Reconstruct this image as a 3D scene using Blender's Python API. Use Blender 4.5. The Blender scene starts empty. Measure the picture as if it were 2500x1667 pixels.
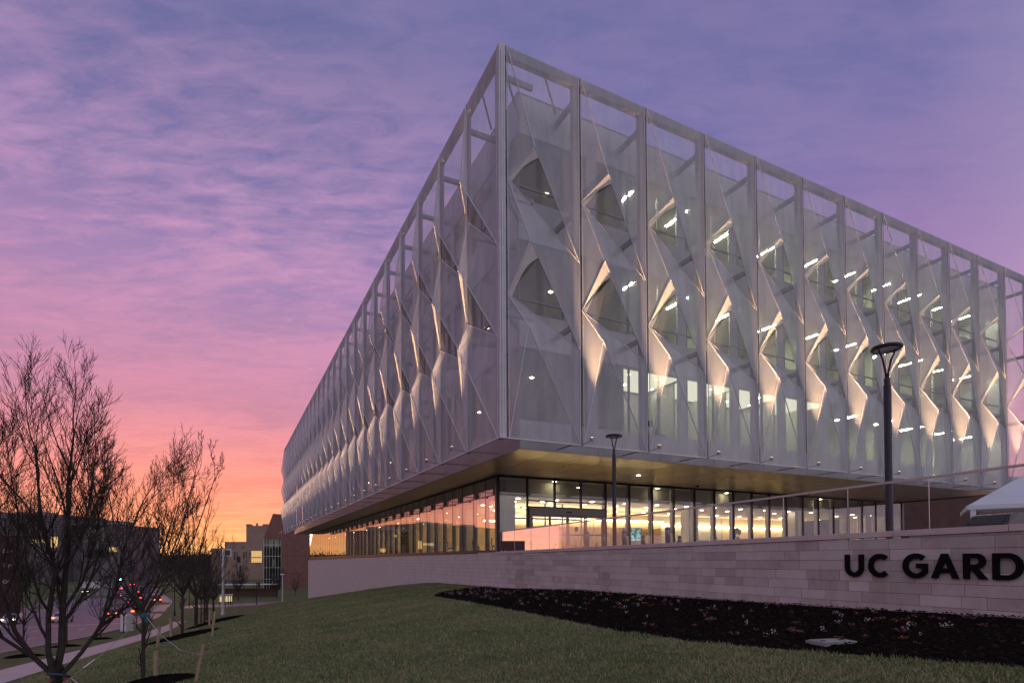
import bpy, bmesh, math, random
import numpy as np
from mathutils import Vector, Matrix

# ------------------------------------------------------------------ camera, sky, sun, exposure
SC = bpy.context.scene
COL = SC.collection
EYE = 1.65
cam_d = bpy.data.cameras.new('camera'); cam = bpy.data.objects.new('camera', cam_d); COL.objects.link(cam)
cam_d.sensor_width = 36.0; cam_d.lens = 20.0636; cam_d.shift_y = 0.2020
cam_d.clip_start = 0.1; cam_d.clip_end = 6000
_p, _r = 0.018023, -0.0042057
_R = Vector((1, 0, 0)); _F = Vector((0, math.cos(_p), math.sin(_p))); _U = Vector((0, -math.sin(_p), math.cos(_p)))
_rx = _R*math.cos(_r) + _U*math.sin(_r); _ux = _U*math.cos(_r) - _R*math.sin(_r)
cam.matrix_world = Matrix(((_rx.x, _ux.x, -_F.x, 0), (_rx.y, _ux.y, -_F.y, 0), (_rx.z, _ux.z, -_F.z, EYE), (0, 0, 0, 1)))
SC.camera = cam

SUN_AZ = math.radians(28.0)                    # sunset lies 28 degrees left of the view (+Y)
SDIR = (-math.sin(SUN_AZ), math.cos(SUN_AZ))
W = bpy.data.worlds.new('World'); SC.world = W; W.use_nodes = True
def build_world():
    nt = W.node_tree; N = nt.nodes; L = nt.links; N.clear()
    def nd(t, **k):
        n = N.new(t)
        for a, v in k.items(): setattr(n, a, v)
        return n
    def mth(op, a, b=None, clamp=False):
        n = nd('ShaderNodeMath', operation=op); n.use_clamp = clamp
        for i, v in enumerate((a, b)):
            if v is None: continue
            if isinstance(v, (int, float)): n.inputs[i].default_value = v
            else: L.new(v, n.inputs[i])
        return n.outputs[0]
    def ramp(src, pts):
        n = nd('ShaderNodeValToRGB'); cr = n.color_ramp
        while len(cr.elements) < len(pts): cr.elements.new(1.0)
        for e, (p, c) in zip(cr.elements, pts): e.position = p; e.color = (*c, 1)
        L.new(src, n.inputs[0]); return n.outputs[0]
    def mix(f, a, b, bt='MIX'):
        n = nd('ShaderNodeMix', data_type='RGBA', blend_type=bt)
        if isinstance(f, (int, float)): n.inputs[0].default_value = f
        else: L.new(f, n.inputs[0])
        for i, v in ((6, a), (7, b)):
            if isinstance(v, tuple): n.inputs[i].default_value = (*v, 1)
            else: L.new(v, n.inputs[i])
        return n.outputs[2]
    tc = nd('ShaderNodeTexCoord'); sp = nd('ShaderNodeSeparateXYZ'); L.new(tc.outputs['Generated'], sp.inputs[0])
    x, y, z = sp.outputs
    h = mth('SQRT', mth('ADD', mth('MULTIPLY', x, x), mth('ADD', mth('MULTIPLY', y, y), 1e-6)))
    s = mth('DIVIDE', mth('ADD', mth('MULTIPLY', x, SDIR[0]), mth('MULTIPLY', y, SDIR[1])), h)
    s01 = ramp(mth('ADD', mth('MULTIPLY', s, 0.5), 0.5), [(0.0, (0, 0, 0)), (0.76, (.10, .10, .10)), (0.90, (.28, .28, .28)), (.955, (.56, .56, .56)), (.985, (.90, .90, .90)), (1.0, (1, 1, 1))])
    zc = mth('MAXIMUM', z, 0.0)
    near = ramp(zc, [(0.0, (1.0, .48, .11)), (.018, (1.0, .52, .16)), (.036, (1.0, .38, .15)), (.060, (.96, .27, .17)), (.10, (.90, .235, .20)), (.15, (.74, .225, .23)), (.20, (.50, .18, .26)),
                     (.30, (.47, .215, .36)), (.42, (.38, .22, .41)), (.52, (.21, .17, .36)), (.65, (.118, .122, .285)), (1.0, (.22, .21, .37))])
    front = ramp(zc, [(0.0, (.84, .33, .33)), (.10, (.76, .28, .33)), (.25, (.46, .22, .40)), (.4, (.28, .175, .38)), (.55, (.15, .14, .335)), (.75, (.132, .132, .305)), (1.0, (.22, .21, .37))])
    back = ramp(zc, [(0.0, (.50, .45, .52)), (.15, (.74, .65, .69)), (.35, (.76, .71, .79)), (.7, (.48, .46, .58)), (1.0, (.26, .25, .42))])  # unseen sky behind the camera, raised to throw fill on wall and lawn
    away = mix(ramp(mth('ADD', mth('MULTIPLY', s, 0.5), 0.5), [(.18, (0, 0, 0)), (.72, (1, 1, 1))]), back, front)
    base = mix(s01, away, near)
    # ripples of high cloud on a plane overhead
    k = mth('DIVIDE', 1.0, mth('ADD', zc, 0.10))
    cv = nd('ShaderNodeCombineXYZ'); L.new(mth('MULTIPLY', x, k), cv.inputs[0]); L.new(mth('MULTIPLY', y, k), cv.inputs[1])
    def noise(rot, scl, scale, det, dist, rough=.55):
        mp = nd('ShaderNodeMapping'); L.new(cv.outputs[0], mp.inputs[0])
        mp.inputs['Rotation'].default_value = (0, 0, math.radians(rot)); mp.inputs['Scale'].default_value = scl
        n = nd('ShaderNodeTexNoise'); n.inputs['Scale'].default_value = scale; n.inputs['Detail'].default_value = det
        n.inputs['Distortion'].default_value = dist; n.inputs['Roughness'].default_value = rough
        L.new(mp.outputs[0], n.inputs['Vector']); return n.outputs['Fac']
    n1 = noise(24, (1.0, 2.4, 1), 1.5, 6.0, .6, .6)
    n2 = noise(-52, (1.0, 2.6, 1), 8.5, 5.0, .5, .6)
    n3 = noise(15, (1.0, 2.2, 1), .55, 3.0, .3)
    m = mth('ADD', mth('MULTIPLY', n1, .56), mth('ADD', mth('MULTIPLY', n2, .34), mth('MULTIPLY', n3, .22)))
    cm = ramp(m, [(.47, (0, 0, 0)), (.555, (.5, .5, .5)), (.64, (1, 1, 1))])
    pink = ramp(zc, [(0.0, (1.0, .60, .24)), (.03, (1.0, .50, .22)), (.065, (1.0, .36, .22)), (.14, (.90, .28, .25)), (.24, (.60, .225, .33)), (.36, (.55, .25, .41)), (.50, (.50, .275, .47)), (.66, (.20, .165, .335)), (1.0, (.20, .18, .35))])
    blue = ramp(zc, [(0.0, (.80, .33, .14)), (.10, (.80, .22, .16)), (.22, (.52, .21, .31)), (.40, (.28, .18, .375)), (.6, (.12, .122, .292)), (1.0, (.16, .155, .33))])
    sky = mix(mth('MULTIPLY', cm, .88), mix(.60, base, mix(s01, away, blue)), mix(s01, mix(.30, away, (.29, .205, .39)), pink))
    sky = mix(1.0, sky, mix(ramp(mth('ADD', mth('MULTIPLY', s, 0.5), 0.5), [(.18, (0, 0, 0)), (.72, (1, 1, 1))]), (1.1, 1.1, 1.1), (.93, .925, .935)), 'MULTIPLY')
    low = ramp(z, [(.0, (0, 0, 0)), (.004, (1, 1, 1))])
    sky = mix(low, (.035, .03, .035), sky)
    st = nd('ShaderNodeTexSky', sky_type='NISHITA', sun_disc=False)
    st.sun_elevation = math.radians(0.5); st.sun_rotation = -SUN_AZ
    add = mix(1.0, sky, mix(1.0, st.outputs[0], (.02, .02, .02), 'MULTIPLY'), 'ADD')
    bg = nd('ShaderNodeBackground'); L.new(add, bg.inputs[0]); bg.inputs[1].default_value = 1.0
    out = nd('ShaderNodeOutputWorld'); L.new(bg.outputs[0], out.inputs[0])
build_world()
sun_d = bpy.data.lights.new('sun', 'SUN'); sun = bpy.data.objects.new('sun', sun_d); COL.objects.link(sun)
sun_d.energy = 0.22; sun_d.angle = math.radians(12); sun_d.color = (1.0, .50, .30)
sun.rotation_euler = Vector((SDIR[0], SDIR[1], math.tan(math.radians(3.0)))).to_track_quat('Z', 'Y').to_euler()
SC.view_settings.view_transform = 'Standard'; SC.view_settings.look = 'None'; SC.view_settings.exposure = 0.28; SC.view_settings.gamma = 1.0
SC.render.engine = 'CYCLES'
cy = SC.cycles
cy.use_denoising = True; cy.max_bounces = 10; cy.diffuse_bounces = 4; cy.glossy_bounces = 4; cy.transmission_bounces = 6
cy.transparent_max_bounces = 32; cy.sample_clamp_indirect = 3.0; cy.caustics_reflective = False; cy.caustics_refractive = False

# ------------------------------------------------------------------ helpers
rng = random.Random(7)
YAW = 0.464680; C0 = Vector((-0.4634, 23.783, 0))
E1 = Vector((math.cos(YAW), math.sin(YAW), 0)); E2 = Vector((-math.sin(YAW), math.cos(YAW), 0))
def world(a, b, z=0.0): return C0 + E1*a + E2*b + Vector((0, 0, z))
def local(X, Y):
    dx, dy = X - C0.x, Y - C0.y
    return dx*E1.x + dy*E1.y, dx*E2.x + dy*E2.y
MATS = {}
def material(name, col, rough=.6, metal=0.0, var=0.0, scale=3.0, bump=0.0, bscale=40.0, col2=None, rnd=0.0, emit=None, estr=0.0, spec=.5, stretch=None):
    m = bpy.data.materials.new(name); m.use_nodes = True; nt = m.node_tree; N = nt.nodes; L = nt.links
    b = N['Principled BSDF']; b.inputs['Roughness'].default_value = rough; b.inputs['Metallic'].default_value = metal
    b.inputs['Base Color'].default_value = (*col, 1)
    try: b.inputs['Specular IOR Level'].default_value = spec
    except KeyError: pass
    cs = None
    vec = None
    if var or bump:
        g = N.new('ShaderNodeNewGeometry'); vec = g.outputs['Position']
        if stretch:
            mp = N.new('ShaderNodeMapping'); mp.inputs['Scale'].default_value = stretch; L.new(vec, mp.inputs[0]); vec = mp.outputs[0]
    if var:
        n = N.new('ShaderNodeTexNoise'); n.inputs['Scale'].default_value = scale; n.inputs['Detail'].default_value = 6; n.inputs['Roughness'].default_value = .65
        L.new(vec, n.inputs['Vector'])
        r = N.new('ShaderNodeValToRGB'); r.color_ramp.elements[0].position = .32; r.color_ramp.elements[1].position = .70
        c2 = col2 if col2 else tuple(c*(1+var) for c in col); c1 = col if col2 else tuple(c*(1-var) for c in col)
        r.color_ramp.elements[0].color = (*c1, 1); r.color_ramp.elements[1].color = (*c2, 1)
        L.new(n.outputs['Fac'], r.inputs[0]); cs = r.outputs[0]
    if rnd:
        oi = N.new('ShaderNodeObjectInfo'); hs = N.new('ShaderNodeHueSaturation')
        mr = N.new('ShaderNodeMapRange'); mr.inputs[3].default_value = 1-rnd; mr.inputs[4].default_value = 1+rnd
        L.new(oi.outputs['Random'], mr.inputs[0]); L.new(mr.outputs[0], hs.inputs['Value'])
        if cs: L.new(cs, hs.inputs['Color'])
        else: hs.inputs['Color'].default_value = (*col, 1)
        cs = hs.outputs[0]
    if cs: L.new(cs, b.inputs['Base Color'])
    if bump:
        n2 = N.new('ShaderNodeTexNoise'); n2.inputs['Scale'].default_value = bscale; n2.inputs['Detail'].default_value = 4
        L.new(vec, n2.inputs['Vector']); bp = N.new('ShaderNodeBump'); bp.inputs['Strength'].default_value = bump; bp.inputs['Distance'].default_value = .02
        L.new(n2.outputs['Fac'], bp.inputs['Height']); L.new(bp.outputs[0], b.inputs['Normal'])
    if emit:
        b.inputs['Emission Color'].default_value = (*emit, 1); b.inputs['Emission Strength'].default_value = estr
    MATS[name] = m; return m
def glass_mat(name, tint, ior=1.6, rough=0.0, gl=(1, 1, 1)):
    m = bpy.data.materials.new(name); m.use_nodes = True; nt = m.node_tree; N = nt.nodes; L = nt.links; N.clear()
    o = N.new('ShaderNodeOutputMaterial'); mx = N.new('ShaderNodeMixShader'); t = N.new('ShaderNodeBsdfTransparent'); g = N.new('ShaderNodeBsdfGlossy'); f = N.new('ShaderNodeFresnel')
    t.inputs[0].default_value = (*tint, 1); g.inputs['Roughness'].default_value = rough; g.inputs[0].default_value = (*gl, 1); f.inputs[0].default_value = ior
    L.new(f.outputs[0], mx.inputs[0]); L.new(t.outputs[0], mx.inputs[1]); L.new(g.outputs[0], mx.inputs[2]); L.new(mx.outputs[0], o.inputs[0])
    MATS[name] = m; return m
def fabric_mat(name, open_, col):
    m = bpy.data.materials.new(name); m.use_nodes = True; nt = m.node_tree; N = nt.nodes; L = nt.links; N.clear()
    o = N.new('ShaderNodeOutputMaterial'); mx = N.new('ShaderNodeMixShader'); t = N.new('ShaderNodeBsdfTransparent')
    d = N.new('ShaderNodeBsdfDiffuse'); tr = N.new('ShaderNodeBsdfTranslucent'); m2 = N.new('ShaderNodeMixShader')
    d.inputs[0].default_value = (*col, 1); tr.inputs[0].default_value = (*col, 1); m2.inputs[0].default_value = .38
    g = N.new('ShaderNodeNewGeometry'); mp = N.new('ShaderNodeMapping'); mp.inputs['Scale'].default_value = (1.6, 1.6, .35); L.new(g.outputs['Position'], mp.inputs[0])
    nz = N.new('ShaderNodeTexNoise'); nz.inputs['Scale'].default_value = 1.3; nz.inputs['Detail'].default_value = 5; L.new(mp.outputs[0], nz.inputs['Vector'])
    rp = N.new('ShaderNodeValToRGB'); rp.color_ramp.elements[0].position = .3; rp.color_ramp.elements[1].position = .7; rp.color_ramp.elements[0].color = (*[c*.86 for c in col], 1); rp.color_ramp.elements[1].color = (*[min(c*1.08, .9) for c in col], 1)
    L.new(nz.outputs['Fac'], rp.inputs[0]); L.new(rp.outputs[0], d.inputs[0]); L.new(rp.outputs[0], tr.inputs[0])
    L.new(d.outputs[0], m2.inputs[1]); L.new(tr.outputs[0], m2.inputs[2]); mx.inputs[0].default_value = open_
    L.new(m2.outputs[0], mx.inputs[1]); L.new(t.outputs[0], mx.inputs[2]); L.new(mx.outputs[0], o.inputs[0])
    MATS[name] = m; return m
def emit_mat(name, col, s):
    m = bpy.data.materials.new(name); m.use_nodes = True; nt = m.node_tree; N = nt.nodes; L = nt.links; N.clear()
    o = N.new('ShaderNodeOutputMaterial'); e = N.new('ShaderNodeEmission'); e.inputs[0].default_value = (*col, 1); e.inputs[1].default_value = s
    L.new(e.outputs[0], o.inputs[0]); MATS[name] = m; return m

class MB:
    def __init__(s): s.v = []; s.f = []; s.smooth = False
    def box(s, x0, x1, y0, y1, z0, z1):
        i = len(s.v)
        s.v += [(x0, y0, z0), (x1, y0, z0), (x1, y1, z0), (x0, y1, z0), (x0, y0, z1), (x1, y0, z1), (x1, y1, z1), (x0, y1, z1)]
        s.f += [(i, i+3, i+2, i+1), (i+4, i+5, i+6, i+7), (i, i+1, i+5, i+4), (i+1, i+2, i+6, i+5), (i+2, i+3, i+7, i+6), (i+3, i, i+4, i+7)]
        return s
    def poly(s, pts):
        i = len(s.v); s.v += [tuple(p) for p in pts]; s.f.append(tuple(range(i, i+len(pts)))); return s
    def grid(s, P):                     # P[i][j]
        i0 = len(s.v); n = len(P); m = len(P[0])
        for r in P: s.v += [tuple(p) for p in r]
        for i in range(n-1):
            for j in range(m-1):
                a = i0+i*m+j; s.f.append((a, a+1, a+m+1, a+m))
        return s
    def patch(s, A, B, C, D, n=6):      # bilinear, corners in order
        A, B, C, D = map(Vector, (A, B, C, D))
        return s.grid([[(A.lerp(B, u/n)).lerp(D.lerp(C, u/n), v/n) for u in range(n+1)] for v in range(n+1)])
    def tube(s, pts, rad, n=6, cap=True):
        pts = [Vector(p) for p in pts]
        if isinstance(rad, (int, float)): rad = [rad]*len(pts)
        i0 = len(s.v); prev = None
        for k, p in enumerate(pts):
            d = (pts[min(k+1, len(pts)-1)] - pts[max(k-1, 0)]).normalized()
            if prev is None:
                ref = Vector((0, 0, 1)) if abs(d.z) < .9 else Vector((1, 0, 0)); u = d.cross(ref).normalized()
            else: u = (prev - d*prev.dot(d)); u = u.normalized() if u.length > 1e-6 else d.orthogonal().normalized()
            prev = u; w = d.cross(u)
            for q in range(n):
                a = 2*math.pi*q/n; c = p + (u*math.cos(a) + w*math.sin(a))*rad[k]; s.v.append(tuple(c))
        for k in range(len(pts)-1):
            for q in range(n):
                a = i0+k*n+q; b = i0+k*n+(q+1) % n; s.f.append((a, b, b+n, a+n))
        if cap:
            s.f.append(tuple(i0+q for q in range(n))[::-1]); e = i0+(len(pts)-1)*n; s.f.append(tuple(e+q for q in range(n)))
        return s
    def lathe(s, prof, n=16, c=(0, 0, 0)):     # prof [(r,z)]
        P = []
        for r, z in prof: P.append([(c[0]+r*math.cos(2*math.pi*k/n), c[1]+r*math.sin(2*math.pi*k/n), c[2]+z) for k in range(n+1)])
        return s.grid(P)
    def bar(s, A, B, w, h, up=(0, 0, 1)):
        A, B = Vector(A), Vector(B); d = (B-A).normalized(); u = d.cross(Vector(up)).normalized(); v = u.cross(d)
        i = len(s.v)
        for p in (A, B):
            for a, b in ((-1, -1), (1, -1), (1, 1), (-1, 1)): s.v.append(tuple(p+u*a*w/2+v*b*h/2))
        s.f += [(i, i+1, i+2, i+3), (i+7, i+6, i+5, i+4)] + [(i+k, i+4+k, i+4+(k+1) % 4, i+(k+1) % 4) for k in range(4)]
        return s
    def prism(s, out, y0, y1, axis='y'):       # outline [(x,z)] extruded
        n = len(out); i = len(s.v)
        s.v += [(x, y0, z) for x, z in out] + [(x, y1, z) for x, z in out]
        s.f += [tuple(i+k for k in range(n)), tuple(i+n+k for k in range(n))[::-1]]
        s.f += [(i+k, i+n+k, i+n+(k+1) % n, i+(k+1) % n) for k in range(n)]
        return s
    def mesh(s, name, m, smooth=False):
        me = bpy.data.meshes.new(name); me.from_pydata(s.v, [], s.f); me.update()
        if smooth or s.smooth: me.polygons.foreach_set('use_smooth', [True]*len(me.polygons))
        if m: me.materials.append(MATS[m] if isinstance(m, str) else m)
        return me
    def build(s, name, m, parent=None, smooth=False, loc=None, recalc=False):
        me = s.mesh(name, m, smooth)
        if recalc:
            bm = bmesh.new(); bm.from_mesh(me); bmesh.ops.recalc_face_normals(bm, faces=bm.faces); bm.to_mesh(me); bm.free()
        return place(name, me, parent, loc)
def place(name, me, parent=None, loc=None, rotz=0, scale=None):
    o = bpy.data.objects.new(name, me); COL.objects.link(o)
    if parent: o.parent = parent
    if loc is not None: o.location = loc
    if rotz: o.rotation_euler = (0, 0, rotz)
    if scale: o.scale = scale
    return o
def empty(name, loc=(0, 0, 0), rotz=0):
    o = bpy.data.objects.new(name, None); COL.objects.link(o); o.location = loc; o.rotation_euler = (0, 0, rotz); o.empty_display_size = .2; return o
def tag(o, label, cat, group=None, kind=None):
    o['label'] = label; o['category'] = cat
    if group: o['group'] = group
    if kind: o['kind'] = kind
    return o
def struct(o): o['kind'] = 'structure'; return o
def stuff(o): o['kind'] = 'stuff'; return o
def copy_tree(o, parent=None):
    c = o.copy(); COL.objects.link(c); c.parent = parent
    for ch in list(o.children): copy_tree(ch, c)
    return c

# ------------------------------------------------------------------ materials
fabric_mat('fabric', .53, (.74, .76, .88)); fabric_mat('fabric_veil', .74, (.74, .77, .86))
fabric_mat('fabric_lip', .12, (.82, .80, .78))
material('frame_metal', (.46, .46, .52), .5, .0, .08, 2)
material('steel_paint', (.23, .22, .24), .5, .1, .08, 2)
material('dark_metal', (.012, .012, .014), .4, .3)
material('lamp_metal', (.016, .014, .02), .45, .2, bump=.02)
material('panel_grey', (.31, .315, .33), .4, .35, .10, 1.2, rnd=.06)
#material('fascia_grey', (.30, .30, .305), .42, .4, .06, 1.5, rnd=.05)
material('soffit_metal', (.56, .50, .41), .36, .8, .05, .8, rnd=.04)
material('mullion', (.20, .19, .19), .4, .4)
glass_mat('glass_low', (.86, .89, .84), 2.4); glass_mat('glass_coated', (.80, .82, .78), 8.0)
glass_mat('glass_up', (.84, .90, .86), 1.5)
glass_mat('glass_rail', (.78, .78, .82), 1.17)
glass_mat('glass_far', (.25, .30, .30), 1.6)
material('concrete', (.34, .32, .31), .8, 0, .12, 1.5, bump=.15)
material('terrace_paving', (.36, .33, .31), .75, 0, .12, 2)
material('ceiling_white', (.72, .70, .64), .8)
material('lobby_wall', (.70, .56, .36), .7, 0, .06, 1.0)
material('wood_wall', (.52, .32, .14), .5, 0, .12, 2.5, stretch=(4, 4, .5))
material('office_wall', (.66, .69, .52), .8, 0, .05, .6)
material('lobby_floor', (.42, .36, .28), .25, 0, .06, 1.2)
material('office_floor', (.16, .15, .14), .7)
material('core_wall', (.50, .50, .44), .8)
material('column_white', (.62, .58, .50), .6)
emit_mat('strip_light', (1.0, .98, .72), 230.0)
emit_mat('down_light', (1.0, .82, .52), 34.0); emit_mat('room_light', (1.0, .95, .74), 60.0); emit_mat('ceiling_fill_glow', (1.0, .94, .70), 1.15)  # the last is an added glow that fills the rooms, no real fitting
emit_mat('cove_light', (1.0, .72, .36), 20.0)
emit_mat('flood_lens', (1.0, .70, .38), 6.0)
def stone_mat():
    m = bpy.data.materials.new('stone'); m.use_nodes = True; nt = m.node_tree; N = nt.nodes; L = nt.links; b = N['Principled BSDF']; b.inputs['Roughness'].default_value = .82; b.inputs['Specular IOR Level'].default_value = .2
    g = N.new('ShaderNodeNewGeometry'); oi = N.new('ShaderNodeObjectInfo')
    n = N.new('ShaderNodeTexNoise'); n.inputs['Scale'].default_value = 1.6; n.inputs['Detail'].default_value = 8; n.inputs['Roughness'].default_value = .7; L.new(g.outputs['Position'], n.inputs['Vector'])
    n2 = N.new('ShaderNodeTexNoise'); n2.inputs['Scale'].default_value = 55; n2.inputs['Detail'].default_value = 3; L.new(g.outputs['Position'], n2.inputs['Vector'])
    r = N.new('ShaderNodeValToRGB'); r.color_ramp.elements[0].color = (.38, .34, .315, 1); r.color_ramp.elements[1].color = (.61, .58, .555, 1)
    r.color_ramp.elements[0].position = .2; r.color_ramp.elements[1].position = .8
    a = N.new('ShaderNodeMath'); a.operation = 'MULTIPLY_ADD'; a.inputs[1].default_value = .42; L.new(oi.outputs['Random'], a.inputs[0])
    m2 = N.new('ShaderNodeMath'); m2.operation = 'MULTIPLY_ADD'; m2.inputs[1].default_value = .75; m2.inputs[2].default_value = -.12; L.new(n.outputs['Fac'], m2.inputs[0]); L.new(m2.outputs[0], a.inputs[2])
    L.new(a.outputs[0], r.inputs[0])
    mx = N.new('ShaderNodeMix'); mx.data_type = 'RGBA'; mx.blend_type = 'MULTIPLY'; mx.inputs[0].default_value = .35; L.new(r.outputs[0], mx.inputs[6]); L.new(n2.outputs['Color'], mx.inputs[7])
    # pale lime streaks running down from joints near the base
    mp = N.new('ShaderNodeMapping'); mp.inputs['Scale'].default_value = (2.6, 2.6, .22); L.new(g.outputs['Position'], mp.inputs[0])
    n3 = N.new('ShaderNodeTexNoise'); n3.inputs['Scale'].default_value = 1.5; n3.inputs['Detail'].default_value = 5; L.new(mp.outputs[0], n3.inputs['Vector'])
    r3 = N.new('ShaderNodeValToRGB'); r3.color_ramp.elements[0].position = .60; r3.color_ramp.elements[1].position = .72; L.new(n3.outputs['Fac'], r3.inputs[0])
    m3 = N.new('ShaderNodeMath'); m3.operation = 'MULTIPLY'; m3.inputs[1].default_value = .55; L.new(r3.outputs[0], m3.inputs[0])
    mx2 = N.new('ShaderNodeMix'); mx2.data_type = 'RGBA'; L.new(m3.outputs[0], mx2.inputs[0]); L.new(mx.outputs[2], mx2.inputs[6]); mx2.inputs[7].default_value = (.46, .43, .42, 1)
    L.new(mx2.outputs[2], b.inputs['Base Color'])
    bp = N.new('ShaderNodeBump'); bp.inputs['Strength'].default_value = .25; bp.inputs['Distance'].default_value = .01; L.new(n2.outputs['Fac'], bp.inputs['Height']); L.new(bp.outputs[0], b.inputs['Normal'])
    MATS['stone'] = m
stone_mat()
material('mortar', (.12, .10, .095), .9)
material('coping_stone', (.46, .40, .38), .7, 0, .08, 2.0, bump=.08, rnd=.04)
material('letter_black', (.003, .003, .003), .7, spec=.1)
material('asphalt', (.10, .095, .105), .55, 0, .22, .7, bump=.15, bscale=60)
material('road_paint', (.62, .60, .55), .7, 0, .15, 2)
material('sidewalk', (.40, .34, .33), .8, 0, .10, 1.2, bump=.1)
material('kerb', (.36, .34, .33), .8, 0, .1, 2)
material('mulch', (.010, .008, .007), 1.0, 0, .5, 14, bump=.9, bscale=30, spec=0)
material('mulch_chip', (.024, .018, .014), 1.0, 0, .6, 25, spec=0)
material('bare_soil', (.17, .11, .085), .95, 0, .3, 4, bump=.4)
material('gravel', (.36, .33, .33), .8, 0, .4, 30)
material('bark', (.030, .023, .020), .9, 0, .4, 9, bump=.4, bscale=45)
material('twig', (.026, .019, .016), .9)
material('wood_stake', (.30, .22, .15), .8, 0, .25, 8, stretch=(6, 6, 1))
material('wire', (.45, .45, .48), .35, .8)
material('hose_blue', (.02, .035, .07), .6); material('hose_red', (.22, .02, .025), .6); material('strap_teal', (.02, .07, .09), .6)
material('brick_brown', (.16, .075, .062), .8, 0, .14, .5, rnd=.03)
material('brick_dark', (.10, .05, .045), .85, 0, .2, .6)
material('beige_block', (.23, .165, .13), .85, 0, .12, .4)
material('roof_blue', (.25, .28, .42), .4, .3)
material('louvre', (.10, .09, .105), .5, .1, .2, .2)
material('tent_cloth', (.60, .66, .72), .65, 0, .06, .6)
material('tent_frame', (.55, .57, .60), .4, .3)
glass_mat('tent_vinyl', (.75, .78, .78), 1.5)
material('utility_white', (.55, .55, .56), .6, 0, .05, 3)
emit_mat('warm_window', (1.0, .62, .24), .7); emit_mat('warm_window_dim', (1.0, .80, .40), .55)
emit_mat('tail_light', (1.0, .07, .03), 9.0); emit_mat('head_light', (1.0, .85, .55), 8.0); emit_mat('green_signal', (.12, 1.0, .55), 30.0)
emit_mat('white_lamp', (1.0, .95, .85), 14.0); emit_mat('orange_panel', (1.0, .50, .10), .8)
material('tyre', (.012, .012, .012), .8); material('rim', (.3, .3, .3), .35, .8); material('car_glass', (.02, .022, .026), .08, 0, spec=.8)
for nm, c in (('car_silver', (.42, .42, .44)), ('car_dark', (.03, .03, .035)), ('car_yellow', (.55, .33, .03)), ('car_white', (.65, .65, .66)), ('car_red', (.25, .03, .03)), ('car_blue', (.05, .08, .16))):
    material(nm, c, .28, .3)

# ------------------------------------------------------------------ terrain
RP = np.array([(-6.5, -47.3), (-70.4, 88.5), (-98, 138), (-134, 191), (-226, 323), (-330, 470), (-600, 850)], float)
_seg = RP[1:]-RP[:-1]; _len = np.hypot(_seg[:, 0], _seg[:, 1]); _st = np.concatenate([[0], np.cumsum(_len)])
def road_coords(X, Y):
    """station along the avenue and signed distance (positive to the right)"""
    X = np.asarray(X, float); Y = np.asarray(Y, float); best = np.full(X.shape, 1e18); st = np.zeros(X.shape); sd = np.zeros(X.shape)
    for i in range(len(_seg)):
        ux, uy = _seg[i]/_len[i]; dx = X-RP[i, 0]; dy = Y-RP[i, 1]; t = dx*ux+dy*uy
        lo = -1e9 if i == 0 else 0; hi = 1e9 if i == len(_seg)-1 else _len[i]
        tc = np.clip(t, lo, hi); ex = dx-tc*ux; ey = dy-tc*uy; d2 = ex*ex+ey*ey
        side = np.where(dx*uy-dy*ux >= 0, 1.0, -1.0); w = d2 < best
        best = np.where(w, d2, best); st = np.where(w, _st[i]+tc, st); sd = np.where(w, np.sqrt(d2)*side, sd)
    return st, sd
def zroad(st): return np.interp(st, [-60, 0, 40, 100, 120, 140, 165, 200, 240, 271, 340, 432, 612, 1078, 3000], [7.2, 2.57, -.47, -5.03, -6.3, -7.3, -8.2, -8.8, -8.9, -8.6, -7.6, -6.0, 1.0, 7, 9])
def smooth(x): x = np.clip(x, 0, 1); return x*x*(3-2*x)
def zwall(b): return np.interp(b, [-60, -16, -11, -2.5, 4.6, 16, 35, 60, 84.8, 105, 140], [1.2, .52, .44, .36, .12, .05, -1.4, -3.4, -5.3, -8.0, -8.8])
def H(X, Y):
    X = np.asarray(X, float); Y = np.asarray(Y, float)
    st, r = road_coords(X, Y); zr = zroad(st)
    a = (X-C0.x)*E1.x+(Y-C0.y)*E1.y; b = (X-C0.x)*E2.x+(Y-C0.y)*E2.y
    w = np.maximum(r-19.2, 0); q = np.where(a < 2.8, w/np.maximum(w+np.maximum(2.8-a, 0), 1e-6), 1.0)
    g = 1-(1-np.clip(q, 0, 1))**1.6
    near = zr*(1-g)+zwall(b)*g
    hill = zr+smooth((r-22)/120)*5.0
    k = smooth((b-86)/25)
    right = near*(1-k)+hill*k
    left = zr+smooth((-r-22)/70)*7.0
    z = np.where(r > 0, right, left)
    far = smooth((np.hypot(X, Y)-500)/700)
    return z*(1-far)+far*10.0
def h1(x, y): return float(H(np.array([x]), np.array([y]))[0])
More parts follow.
